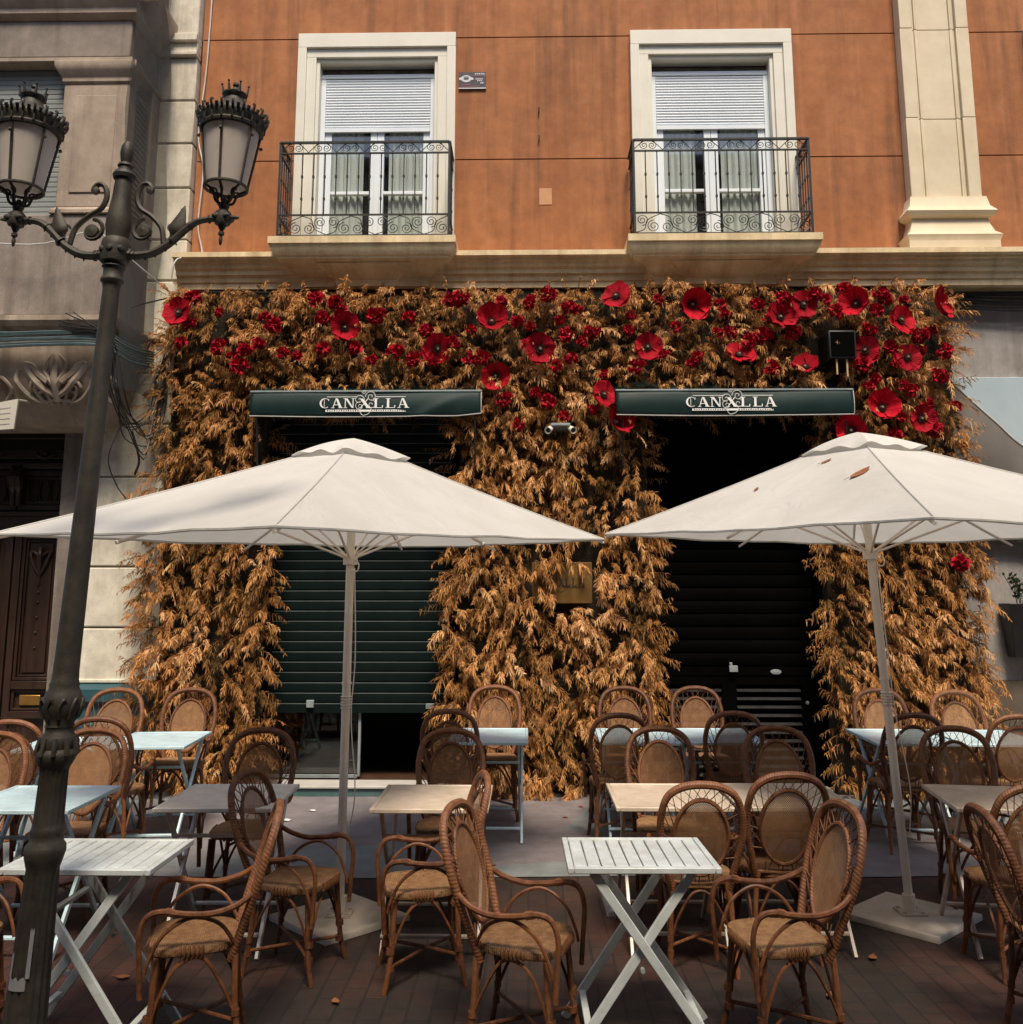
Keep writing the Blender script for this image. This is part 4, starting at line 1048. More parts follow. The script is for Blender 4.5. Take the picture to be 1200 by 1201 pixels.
m = MB(O); m.add([(-5.15, 8.17, 3.28), (-4.70, 8.20, 3.32), (-4.68, 8.20, 3.60), (-5.15, 8.17, 3.50), (-5.15, 8.19, 3.28), (-4.70, 8.22, 3.32), (-4.68, 8.22, 3.60), (-5.15, 8.19, 3.50)], [(0, 1, 2, 3), (7, 6, 5, 4), (0, 4, 5, 1), (1, 5, 6, 2), (2, 6, 7, 3), (3, 7, 4, 0)])
m.tube([(-4.69, 8.21, 3.59), (-4.69, 8.5, 3.63)], .01, 6); m.tube([(-5.0, 8.19, 3.54), (-5.0, 8.52, 3.63)], .01, 6)
m.build('board', M['cream_sign'], sg_, False)
m = MB(O)
for i in range(4): m.obox((-5.1, 8.172, 3.33+i*.045), (-4.74, 8.1965, 3.365+i*.05), .003, .008, (0, 0, 1))
m.build('print_line', M['sign_grey'], sg_, False)
# netting down the bay's corner, and slack cables
m = MB((-3.8, 8.4, 5.5))
def net(s, t):
    z = 3.7+5.6*t
    y = 8.12+.88*s
    return (XR+.07+.10*math.sin(s*3.0)+.03*math.sin(t*9+s*5)+.02*math.sin(t*23), y, z)
m.grid(net, 18, 60)
o = m.build('debris_net', M['net']); o.location = (-3.8, 8.4, 5.5); tag(o, 'dark see-through safety net hanging down the corner of the stone bay', 'safety net')
st_ = []
for i in range(9):
    a = U(-.06, .06)
    st_.append(([(-4.25+U(-.1, .1), 8.1, 4.3+U(-.1, .1)), (-3.86+a, 8.10, 4.16), (-3.80+a, 8.18+U(0, .2), 3.7+U(-.1, .1)), (-3.78+U(-.05, .15), 8.55, 3.28+U(-.2, .2)), (-3.66+U(-.05, .12), 8.75, 3.5+U(-.2, .2)), (-3.6, 8.8, 4.0+U(-.1, .2)), (-3.5, 8.8, 4.25+U(-.05, .1))], .006))
st_.append(([(-3.78, 8.45, 3.5), (-3.9, 8.4, 3.1), (-3.86, 8.5, 2.85), (-3.80, 8.6, 2.72)], .006))
st_.append(([(-3.74, 8.5, 3.35), (-3.7, 8.6, 3.1), (-3.74, 8.62, 2.95)], .012))
bundle('cable_bundle', 'tangle of slack black cables hanging from the bay beside the pier', st_, M['cable'], (-3.8, 8.4, 3.6))
st_ = []
for i in range(7):
    z = 4.20-.025*i; st_.append(([(-7, 8.16, z), (-5.2, 8.14, z+.02), (-4.5, 8.12, z+.06*U(0, 1)), (-4.0, 8.12, z+.04), (-3.85, 8.14, z), (-3.75, 8.4, z-.05), (-3.7, 8.8, z)], U(.008, .016)))
bundle('cable_bundle', 'blue grey cable run along the ledge under the stone bay', st_, M['cable_blue'], (-4.5, 8.14, 4.15))
cable('thin_cable', 'single thin cable sagging across the stone bay below the lantern', [(-6, 8.05, 5.15), (-4.6, 8.03, 5.02), (-4.0, 8.04, 5.14), (-3.7, 8.3, 4.92), (-3.5, 8.8, 4.75)], .007, M['cable_white'])

# ------------------------------------------------------------------ parasols
def parasol(C4, apex, pole0, label):
    O = (pole0[0], pole0[1], 0)
    t = thing('parasol', label, 'parasol', O, 0, 'large cream parasols over the terrace')
    A = Vector(apex); C = [Vector(c) for c in C4]
    m = MB(O)
    for i in range(4):
        a, b_ = C[i], C[(i+1) % 4]
        def fn(s, v, a=a, b_=b_, i=i):
            s = .04+.96*s
            e = a.lerp(b_, v); p_ = A.lerp(e, s)
            sag = .014*math.sin(PI*v)*s*(.6+.4*s)+.016*math.sin(PI*s)
            w = (.004*math.sin(13*v+4*s+i)*s+.003*math.sin(29*v-11*s)*s)*math.sin(PI*v)
            return p_-Vector((0, 0, sag*.8+w))
        m.grid(fn, 16, 20)
    cn = m.build('canopy', M['canopy'], t, True, 0, 70)
    hem = []
    for i in range(4):
        a, b_ = C[i], C[(i+1) % 4]
        for k in range(20):
            v = k/20; hem.append(a.lerp(b_, v)-Vector((0, 0, .014*math.sin(PI*v)*.8+(.004*math.sin(13*v+4+i)+.003*math.sin(29*v-11))*math.sin(PI*v))))
    m = MB(O); m.tube(hem, .008, 6, True); m.build('hem', M['canopy'], cn)
    for i in range(4):
        m = MB(O); m.tube([A.lerp(C[i], .1+.9*k/14)-Vector((0, 0, .016*.8*math.sin(PI*(.1+.9*k/14))-.002)) for k in range(15)], .0055, 5, flat=.6); m.build('seam', M['canopy'], cn)
    m = MB(O)
    def cap(s, v):
        q = 4*v; i = min(3, int(q)); f = q-i; e = C[i].lerp(C[(i+1) % 4], f)
        d = (e-A); p_ = A+d*(.205*s)
        p_.z = A.z+.016-(A.z-e.z)*.205*(.50*s+.46*s*s)+.010*math.sin(v*2*PI*9+1)*s**4+.006*math.sin(v*2*PI*5)*s*s
        return p_
    m.grid(cap, 12, 64)
    m.build('vent_cap', M['canopy'], cn, True, 0, 80)
    m = MB(O)
    top = Vector((A.x, A.y, A.z-.02)); p0 = Vector(pole0)
    pts = [p0.lerp(top, k/10) for k in range(11)]
    m.tube(pts, .024, 14); m.tube([p0, p0.lerp(top, .035)], .034, 14); m.tube([p0.lerp(top, .47), p0.lerp(top, .475)], .028, 14)
    pl = m.build('pole', M['pole_paint'], t)
    hub = p0.lerp(top, .74)
    m = MB(O); m.tube([hub-Vector((0, 0, .03)), hub+Vector((0, 0, .03))], .042, 14)
    m.tube(spline([hub+Vector((.03, -.03, .0)), hub+Vector((.06, -.05, -.03)), hub+Vector((.05, -.05, -.07)), hub+Vector((.02, -.03, -.06))], 4), .004, 5)
    m.build('runner', M['pole_paint'], t)
    for i in range(8):
        e = C[i//2] if i % 2 == 0 else (C[i//2]+C[(i//2+1) % 4])/2-Vector((0, 0, .03))
        m = MB(O); a = A-Vector((0, 0, .06)); n_ = 10
        path = [a.lerp(e, k/n_)-Vector((0, 0, .022+.03*math.sin(PI*k/n_))) for k in range(n_+1)]
        m.tube(path, .009, 6); rb = m.build('rib', M['pole_paint'], t)
        m = MB(O); m.tube([hub, path[5]], .007, 6); m.build('strut', M['pole_paint'], rb)
    d = .55; ang = random.uniform(-.08, .08)
    m = MB(O); ring0 = []; 
    K = 24
    outl = []
    for i in range(4):
        a0 = ang+i*PI/2; a1 = a0+PI/2
        c0 = Vector((math.cos(a0), math.sin(a0), 0))*(d*.71); c1 = Vector((math.cos(a1), math.sin(a1), 0))*(d*.71)
        for k in range(K): outl.append(c0.lerp(c1, k/K))
    b0 = Vector((pole0[0], pole0[1], 0))
    m.loft([[b0+q+Vector((0, 0, .002)) for q in outl], [b0+q+Vector((0, 0, .028)) for q in outl], [b0+q*.985+Vector((0, 0, .034)) for q in outl]])
    m.box(b0.x-.07, b0.x+.07, b0.y-.07, b0.y+.07, .0345, .046)
    for sx in (-1, 1):
        for sy in (-1, 1): m.lathe([(.0, .046), (.012, .046), (.012, .056), (0, .058)], 6, (b0.x+sx*.05, b0.y+sy*.05, 0))
    m.build('base_plate', M['base_paint'], t, True, 0, 35)
    # pull cord
    m = MB(O); q0 = hub+Vector((.03, -.02, -.05))
    m.tube(spline([q0, q0+Vector((.02, -.02, -.5)), p0.lerp(top, .40)+Vector((.035, -.02, 0)), p0.lerp(top, .25)+Vector((.07, -.02, 0)), p0.lerp(top, .16)+Vector((.04, -.02, 0))], 6), .0035, 5)
    for k in range(5): m.tube([p0.lerp(top, .42+.006*k)+Vector((.029*math.cos(a*.7), .029*math.sin(a*.7), 0)) for a in range(10)], .004, 5)
    m.build('cord', M['pole_paint'], t)
    return t, cn
parasol([(-.981, 3.55, 2.035), (.518, 6.30, 2.172), (-.992, 7.25, 2.183), (-2.62, 4.46, 2.075)], (-1.035, 5.40, 2.70), (-1.05, 5.42, .04), 'cream parasol on a pole in front of the green slatted shutter')
parasol([(1.604, 3.65, 2.073), (3.70, 4.75, 2.12), (2.56, 7.30, 2.205), (.525, 6.20, 2.200)], (1.99, 5.50, 2.745), (2.13, 5.50, .04), 'cream parasol with dry leaves lying on it, before the black shutter')
def leaf(name, label, x, y, z, d, s, nrm=(0, 0, 1)):
    nrm = Vector(nrm).normalized(); d = Vector(d); d = (d-nrm*d.dot(nrm)).normalized(); w = d.cross(nrm).normalized()
    m = MB((x, y, z)); c = Vector((x, y, z)); P = []
    n = 8
    for i in range(n+1):
        t = i/n; q = c+d*(s*(t-.5))+nrm*(.22*s*(t-.5)**2)+w*(.3*s*(t-.5)**2); ww = .30*s*math.sin(PI*t)**.8+.001
        P += [q-w*ww, q+nrm*(-.04*s*math.sin(PI*t)), q+w*ww]
    F = []
    for i in range(n): F += [(3*i, 3*i+1, 3*i+4, 3*i+3), (3*i+1, 3*i+2, 3*i+5, 3*i+4)]
    m.add(P, F); m.tube([c-d*(s*.5)+nrm*(.055*s), c-d*(s*.75)+nrm*(.06*s)], .0015, 4)
    o = m.build(name, M['leaf_dry']); o.location = (x, y, z); return tag(o, label, 'leaf')
# leaves lie on the right parasol's front panel
def on_right(s, v, up=.004):
    a, b_, A = Vector((.525, 6.2, 2.2)), Vector((1.604, 3.65, 2.073)), Vector((1.99, 5.5, 2.745))
    e = a.lerp(b_, v); p_ = A.lerp(e, s); nn = (e-A).cross(b_-a); nn = nn if nn.z > 0 else -nn
    sag = .014*math.sin(PI*v)*s*(.6+.4*s)+.016*math.sin(PI*s)
    return p_-Vector((0, 0, sag*.8))+nn.normalized()*up, nn.normalized()
p_, nn = on_right(.50, .86, .006); leaf('dry_leaf', 'largest dry leaf, curled and rust brown, lying flat on a parasol', *p_, (1, .25, .1), .13, nn)
p_, nn = on_right(.30, .55, .006); leaf('dry_leaf', 'small dark dry leaf lying close below the vent of a parasol', *p_, (1, -.1, -.1), .07, nn)
p_, nn = on_right(.55, .30, .005); leaf('dry_leaf', 'tiny pale dry leaf low on a parasol, far from the two others', *p_, (.2, .6, .6), .05, nn)

# ------------------------------------------------------------------ street lamp
OLp = (-1.80, 3.5, 0)
lp = thing('street_lamp', 'black cast iron street lamp with two crowned lanterns on scrolled arms', 'street lamp', OLp)
lean = Matrix.Shear('XY', 3, (.0, .0))
def LX(z): return -1.80+.047*z
def leanv(v): v = Vector(v); return Vector((v.x+.047*v.z, v.y, v.z))
class LMB(MB):
    def add(s, verts, faces, uvs=None): MB.add(s, [leanv(v) for v in verts], faces, uvs)
bc = (-1.80, 3.5, 0)
m = LMB(OLp)
prof = [(.16, 0), (.16, .06), (.145, .08), (.135, .16), (.11, .20), (.092, .24, .006), (.086, .40, .006), (.072, .76, .006), (.07, .79), (.08, .82), (.089, .85), (.086, .87), (.072, .885), (.069, .91), (.073, .92), (.068, .935), (.065, .95, .006), (.061, 1.13, .006), (.066, 1.145), (.08, 1.165), (.088, 1.185), (.086, 1.20), (.072, 1.21), (.078, 1.235), (.074, 1.255), (.06, 1.27), (.06, 1.285), (.064, 1.29), (.06, 1.30), (.074, 1.325), (.087, 1.355), (.088, 1.38), (.078, 1.41), (.064, 1.43), (.066, 1.44), (.06, 1.455), (.057, 1.49), (.055, 1.60), (.048, 2.2), (.043, 2.70), (.040, 2.98), (.039, 3.0), (.049, 3.01), (.049, 3.02), (.041, 3.03), (.041, 3.06), (.05, 3.07), (.044, 3.08)]
prof = [(p_[0]*(.80 if p_[1] < 2.99 else .9), *p_[1:]) for p_ in prof]
m.lathe(prof, 48, bc, 3)
# leafy ornament on the bulb
for k in range(10):
    a = 2*PI*k/10; ca, sa = math.cos(a), math.sin(a)
    m.tube(spline([(-1.80+0.0592*ca, 3.5+0.0592*sa, 1.32), (-1.80+0.0720*ca, 3.5+0.0720*sa, 1.36), (-1.80+0.0712*math.cos(a+.2), 3.5+0.0712*math.sin(a+.2), 1.39), (-1.80+0.0656*math.cos(a+.35), 3.5+0.0656*math.sin(a+.35), 1.375)], 4), .007, 5)
    m.tube(spline([(-1.80+0.0592*ca, 3.5+0.0592*sa, 1.25), (-1.80+0.0672*ca, 3.5+0.0672*sa, 1.22), (-1.80+0.0712*ca, 3.5+0.0712*sa, 1.19)], 4), .009, 5)
m.build('post', M['iron'], lp, True, 0, 50)
m = LMB(OLp)
m.lathe([(0.0404, 3.081), (0.0533, 3.09), (0.0568, 3.11), (0.0568, 3.16), (0.0533, 3.18), (0.0430, 3.19), (0.0447, 3.21), (0.0499, 3.24), (0.0482, 3.28), (0.0413, 3.33), (0.0370, 3.36), (0.0344, 3.42), (0.0327, 3.44), (0.0413, 3.445), (0.0456, 3.46), (0.0387, 3.475), (0.0275, 3.48), (0.0258, 3.495), (0.0310, 3.50), (0.0275, 3.51), (0.0189, 3.515), (0.0224, 3.53), (0.0267, 3.555), (0.0241, 3.585), (0.0138, 3.605), (0.0000, 3.61)], 24, bc)
for k in range(8):
    a = 2*PI*k/8; m.lathe([(0, 0), (.016, 0), (.010, .008), (0, .01)], 8, (-1.8+.055*math.cos(a), 3.5+.055*math.sin(a), 3.135), M=Matrix.Rotation(a, 3, 'Z') @ Matrix.Rotation(PI/2, 3, 'Y'))
m.build('finial', M['iron'], lp)
def arm(sg):
    m = LMB(OLp); X = -1.80; Y = 3.5
    path = spline([(X+sg*.05, Y, 3.125), (X+sg*.09, Y, 3.12), (X+sg*.15, Y, 3.13), (X+sg*.215, Y, 3.17), (X+sg*.27, Y, 3.225), (X+sg*.32, Y, 3.262), (X+sg*.375, Y, 3.272), (X+sg*.42, Y, 3.275)], 5)
    m.tube(path, [.019-.007*i/(len(path)-1) for i in range(len(path))], 8)
    for q in (2, 4, 16, 22, 29, 32): m.tube([path[q]-(path[q+1]-path[q])*.15, path[q]+(path[q+1]-path[q])*.25], .023 if q < 20 else .018, 8)
    # C-scroll rising to the post
    sc = spline([(X+sg*.19, Y, 3.17), (X+sg*.175, Y, 3.235), (X+sg*.13, Y, 3.285), (X+sg*.08, Y, 3.32), (X+sg*.062, Y, 3.37), (X+sg*.075, Y, 3.415), (X+sg*.10, Y, 3.425), (X+sg*.118, Y, 3.405), (X+sg*.108, Y, 3.388)], 5)
    m.tube(sc, .011, 6); m.lathe([(0, -.012), (.016, -.008), (.016, .008), (0, .012)], 10, (X+sg*.112, Y, 3.398), M=Matrix.Rotation(PI/2, 3, 'X'))
    scroll(m, (X+sg*.105, Y, 3.225), .05, 1.3, PI/2, sg, (1, 0, 0), .009)
    m.lathe([(0, -.014), (.026, -.01), (.026, .010), (0, .014)], 12, (X+sg*.105, Y, 3.225), M=Matrix.Rotation(PI/2, 3, 'X'))
    # leaf spear
    lf = spline([(X+sg*.20, Y, 3.165), (X+sg*.225, Y, 3.21), (X+sg*.245, Y, 3.26), (X+sg*.262, Y, 3.33)], 5)
    m.tube(lf, [.007, .007, .007, .008, .010, .018, .028, .033, .033, .031, .028, .024, .019, .014, .009, .002][:len(lf)], 7, flat=.5)
    for k in range(5):
        b0 = lf[5+2*k]; 
        for s2 in (-1, 1): m.tube([b0, b0+Vector((s2*(.022-.003*k), 0, .018))], [.006, .001], 4)
    scroll(m, (X+sg*.215, Y, 3.235), .020, 1.1, 0, 1, (1, 0, 0), .005); scroll(m, (X+sg*.262, Y, 3.245), .018, 1.1, PI, -1, (1, 0, 0), .005)
    for k in range(6):
        q = path[8+3*k]; m.tube([q, q+Vector((0, 0, -.026))], [.010, .002], 5)
    m.build('arm', M['iron'], lp)
    # lantern
    cx = X+sg*.42
    m = LMB(OLp); c = (cx, Y, 0)
    m.lathe([(0, 3.16), (.005, 3.165), (.008, 3.185), (.005, 3.20), (.012, 3.205), (.012, 3.215), (.006, 3.22), (.014, 3.235), (.018, 3.245), (.03, 3.25), (.034, 3.262), (.034, 3.292), (.028, 3.302), (.016, 3.31), (.022, 3.325), (.012, 3.345), (.008, 3.36)], 14, c)
    for k in range(4):
        a = PI/4+k*PI/2; m.lathe([(0, 0), (.018, 0), (.01, .012), (0, .02)], 8, (cx+.03*math.cos(a), Y+.03*math.sin(a), 3.277), M=Matrix.Rotation(a, 3, 'Z') @ Matrix.Rotation(PI/2, 3, 'Y'))
    m.lathe([(0, 0), (.012, 0), (.005, .03), (0, .034)], 8, (cx+sg*.034, Y, 3.277), M=Matrix.Rotation(sg*PI/2, 3, 'Y'))
    for k in range(6):
        a = PI/6+k*PI/3; ca, sa = math.cos(a), math.sin(a)
        m.tube(spline([(cx+.01*ca, Y+.01*sa, 3.335), (cx+.035*ca, Y+.035*sa, 3.345), (cx+.05*ca, Y+.05*sa, 3.385), (cx+.08*ca, Y+.08*sa, 3.405)], 4), .006, 5)
        scroll(m, (cx+.045*ca, Y+.045*sa, 3.38), .018, 1.1, 0, 1, (ca, sa, 0), .004)
        m.tube([(cx+.083*ca, Y+.083*sa, 3.405), (cx+.117*ca, Y+.117*sa, 3.645)], .0055, 5)
        m.tube([(cx+.12*ca, Y+.12*sa, 3.60), (cx+.128*ca, Y+.128*sa, 3.605)], .007, 5)
    m.tube([(cx+.084*math.cos(2*PI*k/24), Y+.084*math.sin(2*PI*k/24), 3.405) for k in range(24)], .007, 6, True)
    ln = m.build('lantern', M['iron'], lp)
    m = LMB(OLp); m.lathe([(.070, 3.408), (.076, 3.41), (.110, 3.645), (.104, 3.648)], 30, c); m.build('lamp_glass', M['lamp_glass'], ln)
    m = LMB(OLp)
    m.lathe([(.10, 3.642), (.124, 3.642), (.127, 3.652), (.122, 3.66), (.126, 3.675), (.132, 3.69), (.130, 3.70), (.115, 3.715), (.09, 3.735), (.065, 3.75), (.055, 3.76), (.045, 3.775), (.040, 3.79), (.047, 3.80), (.05, 3.81), (.04, 3.815), (0, 3.816)], 28, c)
    for k in range(20):
        a = 2*PI*k/20; ca, sa = math.cos(a), math.sin(a)
        m.tube(spline([(cx+.130*ca, Y+.130*sa, 3.69), (cx+.139*ca, Y+.139*sa, 3.702), (cx+.142*ca, Y+.142*sa, 3.718), (cx+.133*ca, Y+.133*sa, 3.724)], 3), .0055, 5)
        m.tube([(cx+.129*ca, Y+.129*sa, 3.652), (cx+.131*ca, Y+.131*sa, 3.678)], .004, 4)
        a2 = a+PI/20; m.tube([(cx+.132*math.cos(a2), Y+.132*math.sin(a2), 3.695), (cx+.14*math.cos(a2), Y+.14*math.sin(a2), 3.708)], .007, 5)
    for k in range(7):
        a = 2*PI*k/7; ca, sa = math.cos(a), math.sin(a)
        m.tube([(cx+.046*ca, Y+.046*sa, 3.805), (cx+.053*ca, Y+.053*sa, 3.842)], [.008, .003], 5)
        m.lathe([(0, -.006), (.006, 0), (0, .007)], 6, (cx+.054*ca, Y+.054*sa, 3.846))
    m.lathe([(.0, 3.816), (.02, 3.816), (.012, 3.84), (.006, 3.845), (.013, 3.852), (.012, 3.862), (0, 3.868)], 8, c)
    m.build('lantern_crown', M['iron'], ln)
arm(-1); arm(1)
# tattered remains of a sticker
st2 = MB(OLp)
for (a0, a1, z0, z1) in ((-2.3, -1.3, .40, .44), (-1.35, -1.15, .44, .60), (-2.35, -2.15, .44, .52)):
    st2.grid(lambda s, t, a0=a0, a1=a1, z0=z0, z1=z1: leanv((-1.80+(.0715-.028*(z0+(z1-z0)*t-.4))*math.cos(a0+(a1-a0)*s), 3.5+(.0715-.028*(z0+(z1-z0)*t-.4))*math.sin(a0+(a1-a0)*s), z0+(z1-z0)*t+.008*math.sin(s*17)*t)), 8, 3)
st2.build('sticker_scrap', M['sign_grey'], lp)

# ------------------------------------------------------------------ tables
def make_table(slatted, depth, paint, w=.60):
    t = thing('slatted_table' if slatted else 'folding_table', 'white folding table', 'table', (0, 0, 0), 0)
    H = .72; hx, hy = w/2, depth/2
    m = MB()
    if slatted:
        n = 10; sw = (w-.05)/n
        for i in range(n): m.box(-hx+.025+i*sw+.0025, -hx+.025+(i+1)*sw-.0025, -hy+.031, hy-.031, H-.014, H)
        m.box(-hx, -hx+.024, -hy, hy, H-.024, H); m.box(hx-.024, hx, -hy, hy, H-.024, H)
        m.box(-hx+.0245, hx-.0245, -hy, -hy+.03, H-.024, H); m.box(-hx+.0245, hx-.0245, hy-.03, hy, H-.024, H)
    else:
        m.box(-hx+.0205, hx-.0205, -hy+.0205, hy-.0205, H-.014, H-.003)
        m.box(-hx, -hx+.02, -hy, hy, H-.022, H); m.box(hx-.02, hx, -hy, hy, H-.022, H)
        m.box(-hx+.02, hx-.02, -hy, -hy+.02, H-.022, H); m.box(-hx+.02, hx-.02, hy-.02, hy, H-.022, H)
    m.build('tabletop', paint, t, True, .004)
    # two crossing leg frames
    if slatted:
        for yy in (-hy+.05, hy-.05):
            for sg in (-1, 1):
                m = MB(); y2 = yy+(.012 if sg > 0 else -.012)
                m.obox((sg*(hx-.10), y2, H-.026), (-sg*(hx-.005), y2, .0), .018, .036, (1, 0, 0)); m.build('leg', paint, t, True, .003)
        for sg in (-1, 1):
            m = MB(); z = .11; x = sg*(hx-.08)
            m.obox((x, -hy+.06, z), (x, hy-.06, z), .028, .016); m.build('crossbar', paint, t, True, .003)
        m = MB(); m.obox((-hx+.17, -hy+.06, .53), (-hx+.17, hy-.06, .53), .028, .016); m.build('crossbar', paint, t, True, .003)
        m = MB()
        for yy in (-hy+.035, hy-.035): m.tube([(-.012, yy-.012, .335), (-.012, yy+.012, .335)], .009, 8)
        m.build('pivot', M['awning_bar'], t)
    else:
        for xx in (-hx+.06, hx-.06):
            for sg in (-1, 1):
                m = MB(); x2 = xx+(.011 if sg > 0 else -.011)
                m.obox((x2, sg*(hy-.09), H-.023), (x2, -sg*(hy-.02), 0), .018, .032, (0, 1, 0)); m.build('leg', paint, t, True, .003)
        for (yy, z) in ((hy-.07, .10), (-hy+.07, .10), (-hy+.17, .55)):
            m = MB(); m.obox((-hx+.06, yy, z), (hx-.06, yy, z), .026, .016); m.build('crossbar', paint, t, True, .003)
    return t
protoT = {}
def table(kind, x, y, rz, label, depth, group):
    key = (kind, depth)
    if key not in protoT: t = protoT[key] = make_table(kind == 's', depth, M[{'s': 'white_paint', 'p': 'skylit_paint', 'b': 'canopy_lit_paint', 'w': 'lifted_white_paint'}[kind]])
    else: t = copy_tree(protoT[key])
    t.location = (x, y, 0.006 if y > 6.3 else 0.0); t.rotation_euler = (0, 0, math.radians(rz)); tag(t, label, 'table', group)
GT = 'white folding tables on the terrace'
table('s', .45, 4.04, 1, 'white slatted folding table standing clear between two armchairs that face it sideways', .48, GT)
table('s', -1.765, 3.98, 0, 'white slatted folding table partly hidden by the street lamp post', .48, GT)
table('w', -1.60, 5.14, 1, 'plain white table between slatted table at the lamp post and the green shutter', .64, GT)
table('b', -.50, 5.14, 0, 'plain white table, tinted beige for canopy light, just beyond two armchairs, near the green shutter parasol', .64, GT)
table('b', .745, 5.20, 0, 'white table, tinted beige for canopy light, seen just over the clear slatted table, one end of a pair', .64, GT)
table('b', 1.37, 5.215, 0, 'white table, tinted beige for canopy light, hidden behind two see-through armchair backs, other end of the pair', .64, GT)
table('b', 2.50, 5.17, -8, 'white table, tinted beige for canopy light, near the base plate of the parasol that carries dry leaves', .64, GT)
table('p', -2.80, 7.17, 5, 'white table, tinted blue for skylight, between the stone pier plumes and green shutter', .80, GT)
table('p', -.30, 7.43, 0, 'white table, tinted blue for skylight, at foot of the middle plume column', .80, GT)
table('p', .83, 7.43, 0, 'white table, tinted blue for skylight, where the middle plume column meets the black shutter', .80, GT)
table('p', 1.47, 7.45, 0, 'white table, tinted blue for skylight, in front of the louvred black shutter', .80, GT)
table('p', 2.88, 7.43, -3, 'white table, tinted blue for skylight, crossed by the pole of the leaf-strewn parasol', .80, GT)
table('p', 3.52, 7.40, -3, 'white table, tinted blue for skylight, before the grey plaster wall and black planter', .80, GT)
table('p', -2.60, 5.08, 1, 'plain white table, tinted blue for skylight, passing behind the street lamp post at mid height', .64, GT)
table('p', -3.36, 6.95, 8, 'greyish table in front of the carved wooden door', .64, GT)

